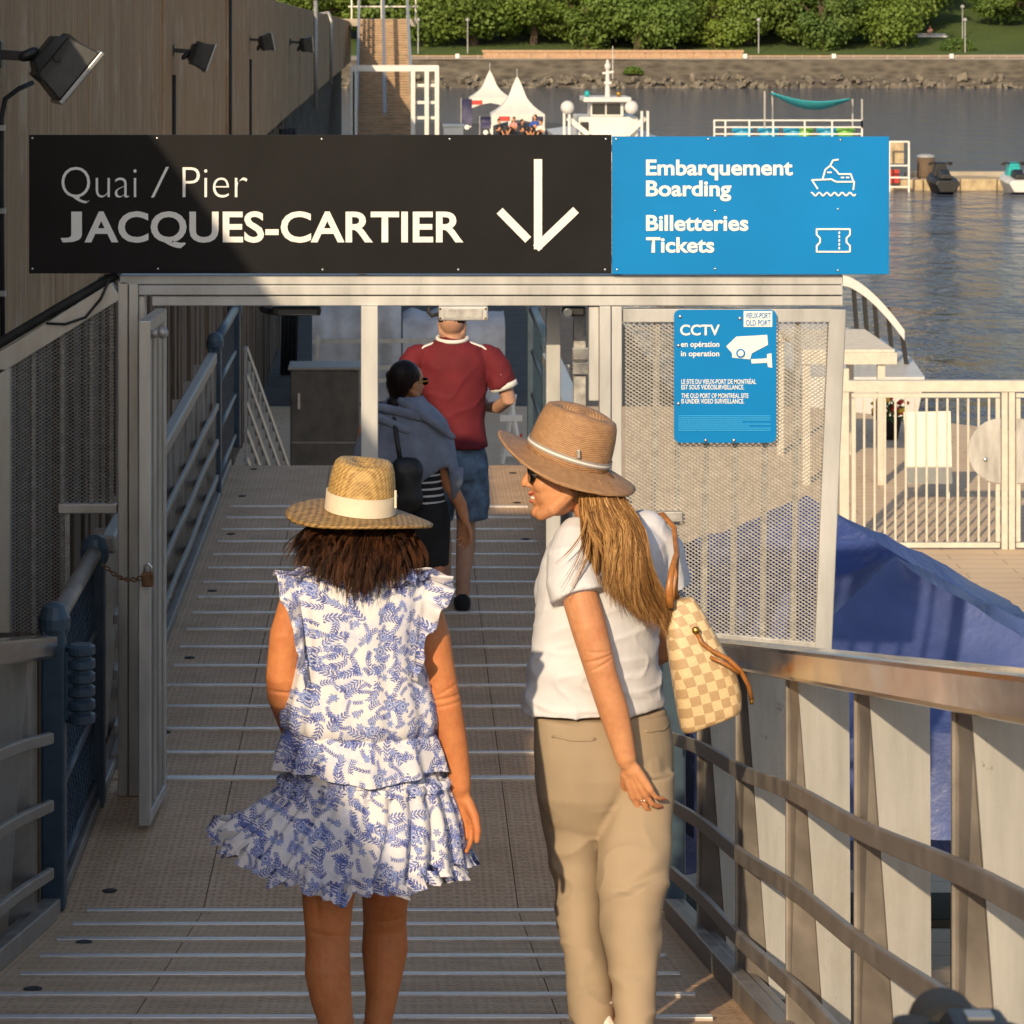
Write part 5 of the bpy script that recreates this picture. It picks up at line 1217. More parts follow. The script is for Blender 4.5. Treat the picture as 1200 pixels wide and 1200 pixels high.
def hat(parent, c, f, u, brim, crown, ch, mats, bandspec, droop, dent=.02, name='hat'):
    """hat in its own frame: x forward, z up"""
    f, l, u = frame(f, u); Bm = Matrix((f, l, u)).transposed(); n = 64
    def fin(mb, nm, mat, par=None, smooth=True):
        o = put(nm, mb.mesh(), M[mat], par or parent, smooth=smooth)
        return o
    mb = MB(); rings = []
    def ringat(r_, zf, ex=1.0):
        return [Vector((r_[0]*math.cos(a), r_[1]*math.sin(a), zf(a))) for a in [2*math.pi*j/n for j in range(n)]]
    for k in range(9):
        t = k/8; rx = crown[0]+(brim[0]-crown[0])*t; ry = crown[1]+(brim[1]-crown[1])*t; rings.append(ringat((rx, ry), lambda a, t=t: droop(a, t)))
    for k in range(8, -1, -1):
        t = k/8; rx = crown[0]+(brim[0]-crown[0])*t-.002; ry = crown[1]+(brim[1]-crown[1])*t-.002; rings.append(ringat((rx, ry), lambda a, t=t: droop(a, t)-.006))
    mb.loft(rings, cap=False); ho = fin(mb, name, mats[0]); ho.location = Vector(c)-wloc(parent); ho.rotation_euler = Bm.to_euler()
    mb = MB(); rings = []
    prof = [(1.0, -.008), (1.0, .1), (.985, .35), (.95, .6), (.90, .8), (.84, .92), (.74, .985), (.55, .99), (.3, .93), (.04, .90)]
    for (q, z) in prof:
        ring = []
        for j in range(n):
            a = 2*math.pi*j/n; pinch = 1-.16*max(0, math.cos(a))**3*max(0, z-.35)*(1 if q > .5 else .6)
            zz = z*ch if z > 0 else z
            if q < .8: zz -= dent*math.cos(a*1.0)**2*(1-q)
            ring.append(Vector((crown[0]*q*math.cos(a), crown[1]*q*pinch*math.sin(a), zz+droop(a, 0)*(1-min(1, z*2)))))
        rings.append(ring)
    mb.loft(rings); co = put('crown', mb.mesh(), M[mats[1]], ho, smooth=True)
    for (z0, z1, e, mt) in bandspec:
        mb = MB(); rings = []
        for z, ee in ((z0, .0005), (z0, e), (z1, e), (z1, .0005)):
            q = 1-.06*max(0, z/ch-.2); rings.append([Vector(((crown[0]*q+ee)*math.cos(a), (crown[1]*q+ee)*math.sin(a), z+droop(a, 0)*(1-min(1, 2*z/ch)))) for a in [2*math.pi*j/n for j in range(n)]])
        mb.loft(rings, cap=False); put('band', mb.mesh(), M[mt], ho, smooth=False)
    return ho
def nz(p, sx, sy, sz, sd=0): return mnoise.noise(Vector((p.x*sx+sd, p.y*sy, p.z*sz)))
def ering(c, r_, f, a, b, n=44, mod=None):
    c = Vector(c); r_ = Vector(r_); f = Vector(f); out = []
    for j in range(n):
        t = 2*math.pi*j/n; k = 1+(mod(t) if mod else 0); out.append(c+r_*(a*k*math.cos(t))+f*(b*k*math.sin(t)))
    return out
EX, EY = Vector((1, 0, 0)), Vector((0, 1, 0))

# ------------------------------------------------------------------ woman in the flowered dress
DA = 7.7
def a(px, py, dd=0): return W(px, py, DA+dd)
pa = thing('person', 'woman in blue and white flowered ruffle dress and golden straw hat, seen from behind', 'person', (a(425, 0).x, DA, floor_z(DA)))
k = MB()
head(k, a(427, 626, .01), (0, 1, -.05), (0, 0, 1), .92)
k.rtube([a(426, 640, .0), a(425, 690, -.01)], [.05, .056], 14)
k.rtube([a(423, 712), a(424, 780, .01), a(427, 850, .01), a(430, 915, 0)], [.135, .125, .12, .15], 20, .78, EY)
k.rtube([a(362, 712), a(425, 700), a(485, 712)], [.035, .05, .035], 14)
k.rtube([a(350, 708), a(336, 745, -.01), a(331, 795, -.01), a(331, 815, .0), a(343, 850, .12), a(362, 868, .2)], [.05, .044, .042, .039, .035, .027], 16)
hand(k, a(366, 870, .215), (.35, .8, -.2), (.8, -.2, .2), .92, 1)
ra = [a(493, 708), a(507, 750, -.01), a(516, 795, -.015), a(523, 826, -.02), a(531, 868, -.02), a(538, 905, -.02), a(540, 924, -.02)]
k.rtube(ra, [.05, .046, .041, .039, .036, .029, .026], 18)
hr = MB(); tipsA = hand(k, a(541, 930, -.02), (.0, .10, -1), (-.45, -.9, 0), .95, -1, (22, 30, 18))
ll = [a(396, 925, -.02), a(388, 1000, -.05), a(384, 1060, -.08), a(384, 1095, -.09), a(384, 1110, -.10), a(384, 1140, -.12), a(388, 1170, -.13), a(395, 1203, -.14), a(397, 1232, -.15)]
k.rtube(ll, [.1, .078, .063, .056, .055, .057, .051, .042, .036], 20)
rl_ = [a(458, 925, .02), a(456, 1000, .12), a(451, 1060, .2), a(451, 1085, .22), a(451, 1112, .21), a(449, 1142, .19), a(447, 1170, .18), a(442, 1203, .16), a(440, 1222, .16)]
k.rtube(rl_, [.1, .078, .058, .056, .060, .050, .041, .034, .034], 20)
for an, y in ((ll[-1], DA-.15), (rl_[-1], DA+.16)):
    z = floor_z(y)+.035; k.rtube([an, Vector((an.x, y-.02, z+.02))], [.036, .034], 12); k.rtube([Vector((an.x, y-.03, z)), Vector((an.x, y+.08, z+.015)), Vector((an.x+.005, y+.17, z-.008))], [.034, .038, .028], 14, 1.0)
def creases(me, spots):
    def fn(v, n):
        if n.y > .3: return 0
        f = 0
        for (c, ax, amp, wd, rad) in spots:
            d = v-c
            if d.length > rad: continue
            f -= amp*math.exp(-(d.dot(ax)/wd)**2)*(1-d.length/rad)
        return f
    displace(me, fn)
me = fuse(k, .0036, 4)
axA = (a(531, 868)-a(516, 795)).normalized()
creases(me, [(a(524, 818, -.05), axA, .006, .0035, .06), (a(525, 826, -.05), axA, .005, .003, .055), (a(523, 809, -.05), (axA+Vector((.3, 0, 0))).normalized(), .004, .003, .05), (a(384, 1098, -.15), Vector((.12, 0, 1)).normalized(), .006, .006, .08), (a(451, 1080, .16), Vector((-.12, 0, 1)).normalized(), .006, .006, .08), (a(372, 1066, -.15), Vector((1, 0, .1)).normalized(), .004, .011, .10), (a(398, 1070, -.15), Vector((1, 0, -.1)).normalized(), .003, .010, .09), (a(331, 812, -.04), Vector((.1, 0, 1)).normalized(), .006, .004, .05)])
body = put_fused('body', me, M['skin_tan'], pa)
nails(body, tipsA, .95, 'nail')
for an, y in ((ll[-1], DA-.15), (rl_[-1], DA+.16)):
    mb = MB(); z = floor_z(y+.05); mb.prism([(an.x+.045*math.cos(t)+(.006*math.sin(t)), y+.07+.14*math.sin(t), floor_z(y+.07+.14*math.sin(t))+.004) for t in [2*math.pi*j/20 for j in range(20)]], (0, 0, .014)); mb.build('sandal', M['leather_tan'], pa)
# dress
def dring(py, cx, hpx, dep, amp=0, freq=20, ph=0, n=160, dy=None, tw=None):
    out = []; c = a(cx, py)
    for j in range(n):
        t = 2*math.pi*j/n; w = 1+amp*(math.sin(freq*t+ph+.6*math.sin(3*t))+.35*math.sin(freq*1.7*t+2*ph))
        p = c+EX*(hpx/F*DA*w*math.cos(t))+EY*(dep*w*math.sin(t))
        if dy: p.z -= dy(t)/F*DA
        out.append(p)
    return out
mb = MB(); rings = []
for (py, cx, h, dep, am) in ((664, 424, 40, .075, .03), (672, 424, 66, .10, .04), (682, 423, 86, .118, .02), (705, 422, 86, .132, .018), (735, 422, 78, .138, .018), (765, 423, 77, .138, .02), (795, 424, 85, .145, .022), (820, 425, 92, .15, .024), (838, 425, 95, .155, .025), (850, 425, 93, .15, .03), (857, 425, 86, .135, .03)):
    rings.append(dring(py, cx, h, dep, am, 15, .4+py*.004))
mb.loft(rings, cap=False); ob = mb.build('bodice', M['dress'], pa, smooth=True); 
mb = MB(); rings = []
for (py, h, dep, am) in ((851, 87, .14, .02), (862, 93, .15, .035), (878, 98, .16, .045), (890, 101, .165, .05), (899, 103, .17, .055)):
    rings.append(dring(py, 424, h, dep, am, 13, 1.2, dy=lambda t, py=py: (py-851)/48*(5*math.sin(4*t+1)-8*max(0, -math.cos(t))**4)))
mb.loft(rings, cap=False); mb.build('peplum', M['dress'], pa, smooth=True)
mb = MB(); rings = []
for (py, cx, h, dep, am) in ((880, 426, 86, .135, .01), (900, 427, 89, .145, .012), (914, 429, 93, .15, .02), (918, 429, 98, .158, .03)):
    rings.append(dring(py, cx, h, dep, am, 24, .2))
mb.loft(rings, cap=False); mb.build('skirt_yoke', M['dress'], pa, smooth=True)
mb = MB(); rings = []
def hemdy(t, u): return u*(-46*max(0, -math.cos(t))**1.6-14*max(0, math.cos(t))**2+5*math.sin(11*t+.5)+3*math.sin(23*t))
for i, (py, cx, h, dep, am) in enumerate(((908, 429, 96, .155, .05), (913, 429, 101, .162, .05), (919, 429, 97, .158, .04), (940, 426, 108, .17, .035), (965, 419, 121, .19, .045), (990, 410, 132, .205, .055), (1005, 405, 138, .21, .065), (1016, 402, 141, .215, .075), (1021, 401, 144, .22, .085))):
    u = max(0, (py-919)/102); rings.append(dring(py, cx, h, dep, am, 27, .3, dy=lambda t, u=u: hemdy(t, u)))
mb.loft(rings, cap=False); mb.build('skirt_ruffle', M['dress'], pa, smooth=True)
mb = MB(); rings = []
for (py, h) in ((1008, 138), (1017, 142), (1025, 147)):
    rings.append(dring(py, 401, h, .222, .09, 41, 1.1, dy=lambda t, py=py: hemdy(t, 1)+2*math.sin(31*t)))
mb.loft(rings, cap=False); mb.build('hem_frill', M['dress'], pa, smooth=True)
def frill(path, name, waves, sd):
    mb = MB(); n = 70; rows = [[], [], [], []]
    for i in range(n+1):
        u = i/n*(len(path)-1); j = min(int(u), len(path)-2); t = u-j; p0, p1 = path[j], path[j+1]
        x, y, dd, ox, oy, od = [p0[q]+(p1[q]-p0[q])*t for q in range(6)]
        w = math.sin(i/n*waves*6.28+sd); w2 = math.cos(i/n*waves*6.28*.7+sd)
        for r_ in range(4):
            q = r_/3; rows[r_].append(a(x+ox*q+2*w2*q, y+oy*q+3.5*w*q, dd+od*q+.017*w*q))
    mb.loft(rows, cap=False, closed=False); o = mb.build(name, M['dress'], pa, smooth=True); s_ = o.modifiers.new('thick', 'SOLIDIFY'); s_.thickness = .0012
frill([(455, 668, -.08, 18, -6, -.03), (486, 671, -.05, 42, 2, -.03), (495, 676, -.04, 40, 12, -.03), (495, 705, -.075, 26, 10, -.04), (491, 740, -.09, 10, 8, -.04), (486, 775, -.11, 9, 6, -.03), (482, 796, -.12, 6, 4, -.02)], 'sleeve_frill', 7, .3)
frill([(400, 668, -.08, -16, -4, -.03), (362, 671, -.05, -38, 0, -.03), (354, 676, -.04, -34, -4, -.03), (353, 705, -.075, -18, 10, -.04), (355, 740, -.09, -8, 10, -.04), (357, 775, -.11, -8, 8, -.03), (361, 800, -.12, -5, 5, -.02)], 'sleeve_frill', 7, 1.4)
frill([(372, 668, -.07, -4, 10, -.02), (395, 672, -.095, -2, 12, -.02), (425, 674, -.10, 2, 12, -.02), (455, 672, -.095, 4, 14, -.03), (480, 668, -.085, 6, 14, -.03), (495, 664, -.03, 10, 8, -.02)], 'neck_frill', 9, .9)
# hair under the hat
g = random.Random(8); locks = []
for i in range(380):
    t = R(g.uniform(160, 380)); u = g.random(); cx_, cz = 427, 600
    r0 = a(427, 616+g.uniform(-6, 8), .0)+Vector((.074*math.cos(t), .092*math.sin(t), 0))*g.uniform(.85, 1.1)
    side = math.cos(t); L = 34+54*g.random()**.9-14*abs(side)+ (8 if abs(side) < .5 else 0)
    end = a(421+side*g.uniform(40, 66)+g.uniform(-12, 12), 606+L, 0); end.y = DA+math.sin(t)*.105-.035*g.random()-.05
    mid1 = r0+Vector((side*.035, math.sin(t)*.045, -.035)); mid2 = end+Vector((side*.02+g.uniform(-.03, .03), -.01+g.uniform(-.02, .01), .06))
    locks.append((bez(r0, mid1, mid2, end), g.uniform(.004, .009), .0006, (math.cos(t), math.sin(t), 0)))
for i in range(46):                                   # long pointed locks at the back
    x0 = g.uniform(385, 470); r0 = a(x0, 625, -.09); end = a(x0+g.uniform(-14, 14), 676+g.uniform(-8, 26), -.135)
    locks.append((bez(r0, r0+Vector((0, -.03, -.03)), end+Vector((g.uniform(-.02, .02), -.01, .05)), end), .0045, .0005, EY))
for i in range(26):                                   # windblown wisps at the left
    r0 = a(372+g.uniform(-8, 12), 615, -.03); end = a(332+g.uniform(-4, 26), 655+g.uniform(-6, 22), -.05+g.uniform(-.03, .05))
    locks.append((bez(r0, r0+Vector((-.03, 0, -.02)), end+Vector((.02, 0, .05)), end), .003, .0006, EY))
hair_mesh(locks, 'hair', 'hair_auburn', pa, 2)
mb = MB(); mb.ell(a(427, 634, -.012), (.084, .10, .085)); mb.rtube([a(427, 640, -.05), a(427, 668, -.085)], [.075, .055], 16, .7, EY); mb.build('hair_base', M['hair_auburn'], pa, smooth=True)
hat(pa, a(422, 599, .0), (.0, 1, .04), (.085, -.03, 1), (.192, .186), (.096, .0865), .132, ('straw_brim', 'straw_gold'), [(.002, .046, .0035, 'cream_band'), (.046, .048, .004, 'cream_band')],
    lambda t, q: .010*q*math.sin(2*t+.6)-.012*q*q-.006*q*math.cos(t))
mb = MB(); mb.box(a(463.5, 585, -.055), (.006, .008, .045)); mb.build('band_knot', M['cream_band'], pa, bevel=.002)

# ------------------------------------------------------------------ woman in the white T-shirt
DB = 8.5
def p(px, py, dd=0): return W(px, py, DB+dd)
pw = thing('person', 'woman in white T-shirt, khaki trousers and tan hat, smiling to the left', 'person', (p(705, 0).x, DB, floor_z(DB)))
fB = Vector((-.45, .893, 0)); rB = Vector((.893, .45, 0))
k = MB()
hf = Vector((-1, .10, -.03)); hu = Vector((.10, 0, 1))
HP, HB = head(k, p(661, 556, -.02), hf, hu, .99)
k.rtube([p(679, 572, 0), p(694, 600, .0), p(702, 626, .01)], [.05, .048, .05], 14)
k.rtube([p(706, 650), p(701, 720), p(701, 800), p(706, 860), p(708, 905)], [.12, .125, .115, .14, .14], 20, .8, fB)
k.rtube([p(672, 645, -.07), p(708, 632, 0), p(762, 632, .07)], [.035, .04, .035], 14)
la = [p(671, 652, -.11), p(677, 690, -.15), p(690, 735, -.175), p(699, 768, -.185), p(705, 790, -.185), p(719, 833, -.185), p(728, 866, -.185), p(734, 890, -.185)]
k.rtube(la, [.045, .05, .049, .045, .042, .041, .034, .0285], 20)
tipsB = hand(k, p(737, 897, -.185), (.46, .12, -1), (.55, .85, .12), 1.04, -1, (10, 24, 16))
k.rtube([p(764, 645, .08), p(774, 700, .12), p(778, 760, .17), p(745, 780, .36), p(722, 765, .46)], [.035, .045, .04, .035, .027], 14)
hand(k, p(718, 762, .475), (-.6, .5, .4), (-.2, -.2, 1), 1.0, 1, (40, 60, 40))
lg1 = [p(668, 930, .02), p(674, 1040, .03), p(686, 1120, 0), p(700, 1180, -.12), p(704, 1198, -.2)]
lg2 = [p(745, 930, .0), p(742, 1040, -.05), p(742, 1130, -.13), p(744, 1195, -.28), p(744, 1206, -.35)]
for q in (lg1, lg2): k.rtube(q, [.085, .055, .05, .037, .036], 14)
for q, y in ((lg1, DB-.2), (lg2, DB-.35)):
    zf = floor_z(y)+.04; k.rtube([q[-1], Vector((q[-1].x, y, zf))], .034, 10); k.rtube([Vector((q[-1].x, y-.02, zf)), Vector((q[-1].x-.02, y+.17, floor_z(y+.17)+.035))], [.036, .03], 10)
me = fuse(k, .0034, 4)
axB = (p(719, 833)-p(690, 735)).normalized()
creases(me, [(p(704, 772, -.22), axB, .006, .0035, .06), (p(706, 779, -.22), (axB+Vector((.25, 0, 0))).normalized(), .005, .003, .055), (p(703, 764, -.22), (axB-Vector((.25, 0, 0))).normalized(), .004, .003, .05)])
body = put_fused('body', me, M['skin'], pw)
nails(body, tipsB, 1.0, 'nail')
mb = MB(); q = tipsB[2][0]; rp = p(763, 938, -.2)
# face details
mb = MB(); B = HB; s_ = .98
mb.ell(HP(.0945, 0, -.0505), (.0068, .020, .0045), B); mb.rtube([HP(.094, -.02, -.051), HP(.085, -.029, -.045)], .003, 8); mb.rtube([HP(.094, .02, -.051), HP(.085, .029, -.045)], .003, 8)
mb.ell(HP(.0915, 0, -.0715), (.0075, .019, .0055), B); mb.build('lips', M['lips'], pw, smooth=True)
mb = MB(); mb.ell(HP(.086, 0, -.0612), (.011, .026, .0062), B); mb.build('teeth', M['teeth'], pw, smooth=True)
for sd in (-1, 1): mb = MB(); mb.ell(HP(.076, sd*.031, .008), (.013, .013, .013), B); mb.build('eye', M['eye'], pw, smooth=True)
gls = MB()
for sd in (-1, 1):
    P_ = []
    for j in range(18):
        t = 2*math.pi*j/18; P_.append(HP(.100-.018*abs(math.cos(t)*.5+.5 if sd > 0 else -.5+math.cos(t)*.5)**1.5-.002, sd*.035+.031*math.cos(t), .008+.026*math.sin(t)*(1+.08*math.cos(t)*sd)))
    gls.prism(P_, (HP(.004, 0, 0)-HP(0, 0, 0)))
go = gls.build('sunglasses', M['sunglass'], pw)
mb = MB(); mb.bar(HP(.100, -.012, .016), HP(.100, .012, .016), .004, .005)
mb.build('bridge', M['sunglass'], go)
for sd in (-1, 1): mb = MB(); mb.bar(HP(.088, sd*.066, .016), HP(-.012, sd*.080, .012), .003, .008); mb.build('temple', M['black_plastic'], go)
# T-shirt
k = MB(); rings = []
for (py, cx, aa, bb) in ((829, 698, .208, .138), (808, 697, .202, .135), (780, 696, .195, .13), (745, 699, .187, .128), (710, 702, .188, .132), (680, 705, .19, .132), (655, 708, .187, .12), (634, 711, .172, .1), (619, 712, .135, .082), (608, 708, .078, .066)):
    rings.append(ering(p(cx, py), rB, fB, aa, bb))
k.loft(rings)
for sd in (-1, 1): k.ell(p(701, 697)+fB*.082+rB*sd*.07, (.078, .078, .10))
k.rtube([p(676, 632, -.06), p(671, 655, -.10), p(672, 680, -.13)], [.062, .07, .074], 18)
k.tube([p(671, 655, -.10), p(672, 680, -.13), p(678, 700, -.15)], [.07, .075, .079], 22)
k.tube([p(758, 620, .06), p(773, 648, .09), p(781, 688, .11)], [.055, .064, .068], 20); k.ell(p(757, 619, .06), (.055, .055, .05))
me = fuse(k, .0055, 3)
def shirtfold(v, n):
    u = (ZC-v.z)
    f1 = nz(v, 4, 4, 22, 3)*.008*min(1, max(0, (u-1.55)*2.2)); f2 = nz(v, 9, 9, 11, 9)*.006
    rg1 = (1-abs(nz(v, 5, 5, 13, 21)))**9*.009+(1-abs(mnoise.noise(Vector((v.x*9+v.z*7, v.y*5, v.z*9-v.x*6)))))**10*.008
    f1 += rg1*min(1, max(.25, (u-1.5)*2))
    f3 = math.sin((v.z*.8+v.x*.55)*46+4*nz(v, 5, 5, 5))*.0055*max(0, nz(v, 3, 3, 3, 5)+.3)
    return f1+f2+f3
displace(me, shirtfold); put_fused('t_shirt', me, M['white_cotton'], pw)
# trousers
k = MB(); rings = []
for (py, cx, aa, bb) in ((833, 703, .195, .128), (850, 706, .203, .138), (875, 708, .208, .148), (900, 709, .207, .15), (925, 709, .205, .14), (940, 709, .19, .125), (960, 708, .165, .105), (985, 707, .11, .07)):
    rings.append(ering(p(cx, py), rB, fB, aa, bb))
k.loft(rings)
for (px_, py_) in ((672, 893), (744, 897)): k.ell(p(px_, py_, -.045 if px_ < 700 else -.03), (.085, .085, .088))
def pleg(rows, dd0, dd1):
    rr = []; n = len(rows)
    for i, (py, cx, h) in enumerate(rows):
        dd = dd0+(dd1-dd0)*max(0, (py-930))/(rows[-1][0]-930); hw_ = h/F*(DB+dd); tq = max(0, min(1, (py-900)/120)); rr.append(ering(p(cx, py, dd), EX, EY, hw_, (.146+dd)*(1-tq)+(hw_*1.12+.008)*tq, 30))
    k.loft(rr)
pleg([(905, 669, 43), (933, 671, 42), (965, 672, 37.5), (1000, 674, 32), (1033, 677, 27.5), (1083, 679, 26.5), (1117, 686, 25.5), (1150, 690, 27.5), (1180, 693.5, 26), (1197, 694, 25)], .06, -.2)
pleg([(905, 748, 43), (933, 747, 44), (970, 745, 42.5), (1000, 744, 42), (1033, 742, 42), (1060, 740, 38), (1083, 739.5, 35), (1117, 741, 32), (1150, 744, 26.5), (1190, 744, 23.5), (1214, 744, 23)], -.05, -.36)
me = fuse(k, .0055, 7)
def pantfold(v, n):
    px_ = (v.x/v.y)*F+CX; py_ = (ZC-v.z)/v.y*F+CY
    f = (1-abs(nz(v, 7, 7, 9, 31)))**6*.006*max(0, min(1, (py_-930)/60))+nz(v, 14, 14, 6, 2)*.003+nz(v, 5, 5, 22, 8)*.004*max(0, min(1, (py_-940)/80))
    for (cx, cy, sl, L, am, wd) in ((745, 1035, -.42, 40, -.010, 6), (735, 1045, .25, 30, -.006, 5), (760, 1015, -.8, 30, .007, 9), (672, 848, .08, 26, -.004, 2.2), (764, 842, -.18, 22, -.004, 2.2), (690, 1160, -.2, 26, -.006, 6), (742, 1140, .2, 28, -.005, 7), (715, 955, -2.2, 40, -.006, 6), (650, 1000, -3, 40, .004, 6)):
        L2 = math.hypot(1, sl); dx, dy = px_-cx, py_-cy; al = (dx+dy*sl)/L2; ac = (dy-dx*sl)/L2
        f += am*math.exp(-(al/L)**2*1.5)*math.exp(-(ac/wd)**2)
    return f if n.y < .3 else nz(v, 14, 14, 6, 2)*.0035
displace(me, pantfold)
def surf(me, px_, py_, off=.0):
    best = None
    for v in me.vertices:
        c = v.co; q = abs(c.x/c.y*F+CX-px_)+abs((ZC-c.z)/c.y*F+CY-py_)
        if q < 4 and (best is None or c.y < best.y): best = c
    return (best if best is not None else p(px_, py_, -.15))+Vector((0, -off, 0))
POCK = [[surf(me, x0+(x1-x0)*i/8, y0+(y1-y0)*i/8+2.2*math.sin(math.pi*i/8), .001) for i in range(9)] for (x0, y0, x1, y1) in ((645, 862, 700, 865), (758, 856, 788, 851))]
put_fused('trousers', me, M['khaki'], pw)
for q in POCK:
    mb = MB(); mb.tube(q, .004, 8, True, .6); mb.build('pocket_welt', M['khaki'], pw, smooth=True)
for q, y, x in ((lg1, DB-.2, 704), (lg2, DB-.35, 744)):
    c = q[-1]; mb = MB(); mb.tube([c+Vector((0, 0, .06)), Vector((c.x, y, floor_z(y)+.05))], [.033, .035], 18); mb.build('sock', M['sock'], pw, smooth=True)
    k2 = MB(); rr = []
    for (t, w, h) in ((-.06, .02, .045), (-.045, .034, .062), (0, .04, .065), (.06, .044, .06), (.13, .047, .05), (.18, .04, .035), (.205, .018, .022)):
        yy = y+t; zf = floor_z(yy); cx_ = c.x-.1*t; rr.append([Vector((cx_-w, yy, zf+.004)), Vector((cx_+w, yy, zf+.004)), Vector((cx_+w*.95, yy, zf+h*.55)), Vector((cx_+w*.55, yy, zf+h)), Vector((cx_-w*.55, yy, zf+h)), Vector((cx_-w*.95, yy, zf+h*.55))])
    k2.loft(rr); k2.build('shoe', M['shoe_white'], pw, smooth=False, bevel=.008)
# long blond hair
g = random.Random(4); locks = []
for i in range(420):
    u = g.random(); v = g.random(); x0 = 677+48*u; r0 = p(x0, 563+11*g.random()+15*u*u, -.02-.085*math.sin(math.pi*(.12+.8*u))-.01*g.random())
    spread = g.random(); ex_ = 712+80*(.5*u+.5*spread); ey = 676+92*(.25+.75*(ex_-712)/80)*g.uniform(.72, 1.0)
    end = p(ex_, ey, -.175-.02*g.random()+.05*(ex_-745)/45)
    m1 = p(x0+6+16*u+6*g.random(), 596+14*v, -.15-.03*math.sin(math.pi*u)); m2 = p(ex_-14+g.uniform(-16, 14), ey-62+g.uniform(-14, 14), -.20-.02*v)
    w = g.uniform(.004, .009); pp = bez(r0, m1, m2, end, 14); ph = 4.5*u+g.uniform(0, 1.6); pp = [q+Vector((.016*math.sin(ph+i*.8), .012*math.cos(ph+i*.7), 0))*min(1, i/9) for i, q in enumerate(pp)]; locks.append((pp, w, .0008, (0, -1, .1)))
for i in range(60):
    x0 = 678+10*g.random(); r0 = p(x0, 570+8*g.random(), -.07); ex_ = g.uniform(685, 720); ey = g.uniform(630, 690); end = p(ex_, ey, -.17); locks.append((bez(r0, p(x0+2, 600, -.12), p(ex_-5+g.uniform(-6, 6), ey-35, -.18), end, 10), g.uniform(.002, .005), .0006, (0, -1, 0)))
for (x0, y0, x1, y1, x2, y2) in ((684, 580, 690, 640, 658, 690), (684, 580, 695, 650, 662, 702), (686, 585, 690, 630, 652, 662), (700, 590, 706, 640, 712, 690), (702, 590, 712, 650, 716, 712)):
    for j in range(4):
        e = g.uniform(-3, 3); locks.append((bez(p(x0, y0, -.08), p(x1+e, y1-20, -.19), p(x1+e, y1, -.21), p(x2+e, y2+e, -.235), 12), .0013, .0005, (0, -1, 0)))
hair_mesh(locks, 'hair', 'hair_blond', pw, 5)
mb = MB(); mb.ell(HP(-.034, 0, .0), (.085, .08, .08), HB); mb.rtube([p(703, 570, -.045), p(716, 620, -.115), p(735, 670, -.15), p(752, 705, -.15)], [.052, .045, .04, .02], 14, .7, EY); o_ = mb.build('hair_base', M['hair_blond'], pw, smooth=True)
at = o_.data.attributes.new('strand', 'FLOAT', 'POINT'); at.data.foreach_set('value', [.25]*len(o_.data.vertices))
hb = hat(pw, p(665, 537, -.015), (-.955, .02, .31), (.31, -.10, .94), (.206, .180), (.118, .096), .143, ('straw_brown', 'straw_brown'), [(.014, .019, .0035, 'hat_ribbon'), (.019, .024, .004, 'trim_white'), (.024, .029, .0035, 'hat_ribbon')],
    lambda t, q: .022*q*q*math.cos(t)**2*(1 if math.cos(t) > 0 else -.5)-.020*q*math.sin(t)**2-.012*q, .02)
mb = MB(); c_ = p(678, 532, -.122); mb.box(c_, (.010, .008, .024)); mb.build('hat_clasp', M['steel'], pw, bevel=.002)
mb = MB(); B_ = tipsB[2]; kn = p(763, 939, -.2); dv = Vector((.50, .12, -1)).normalized(); nv = Vector((.55, .85, .12)); nv = (nv-dv*nv.dot(dv)).normalized(); sv = dv.cross(nv)
kc = p(737, 897, -.185)+dv*.086+sv*(.029-.039)-nv*.002+(dv*math.cos(R(20))+nv*math.sin(R(20)))*.018
fv = (dv*math.cos(R(20))+nv*math.sin(R(20))); uu = sv; vv = fv.cross(sv)
mb.tube([kc+uu*(.0108*math.cos(t))+vv*(.0108*math.sin(t)) for t in [2*math.pi*j/18 for j in range(19)]], .0016, 8, False); mb.ell(kc-nv*.0125, (.0035, .0035, .0035), None, 8, 6); mb.build('ring', M['silver'], pw, smooth=True)

# ------------------------------------------------------------------ tote bag
bg_ = thing('tote_bag', 'checked cream and beige canvas tote with brown leather straps on her shoulder', 'bag', p(835, 862, -.12))
rows = [((800, 861), (866, 834), .10), ((797, 853), (869, 827), .115), ((792, 825), (868, 803), .12), ((786, 790), (860, 782), .115), ((781, 755), (845, 755), .10), ((779, 730), (829, 724), .075), ((785, 710), (816, 703), .045), ((790, 703), (810, 698), .03)]
mb = MB(); n = 48; rings = []
for ri, (l_, r_, dep) in enumerate(rows):
    A_, B_ = p(*l_, -.12), p(*r_, -.12); c = (A_+B_)/2; hx = (B_-A_)/2; ring = []
    for j in range(n):
        t = 2*math.pi*j/n; cs_, sn = math.cos(t), math.sin(t); e = .55
        q = c+hx*(math.copysign(abs(cs_)**e, cs_))+EY*(dep*.62*math.copysign(abs(sn)**e, sn)); q += EY*(.008*mnoise.noise(Vector((q.x*14, ri*.7, q.z*12)))); ring.append(q)
    rings.append(ring)
mb.loft(rings); bo = mb.build('body', M['checked_canvas'], bg_, smooth=False, fix=False)
me = bo.data; uv = me.uv_layers.new(name='UVMap'); Lb = wloc(bo)
dvec = (p(868, 803, 0)-p(792, 825, 0)).normalized(); wvec = Vector((-dvec.z, 0, dvec.x))
for poly in me.polygons:
    for li in poly.loop_indices:
        v = me.vertices[me.loops[li].vertex_index].co
        uv.data[li].uv = (v.dot(dvec)/.0265+v.y/.0265, v.dot(wvec)/.0265)
b_ = bo.modifiers.new('sub', 'SUBSURF'); b_.levels = 1; b_.render_levels = 2; me.polygons.foreach_set('use_smooth', [True]*len(me.polygons))
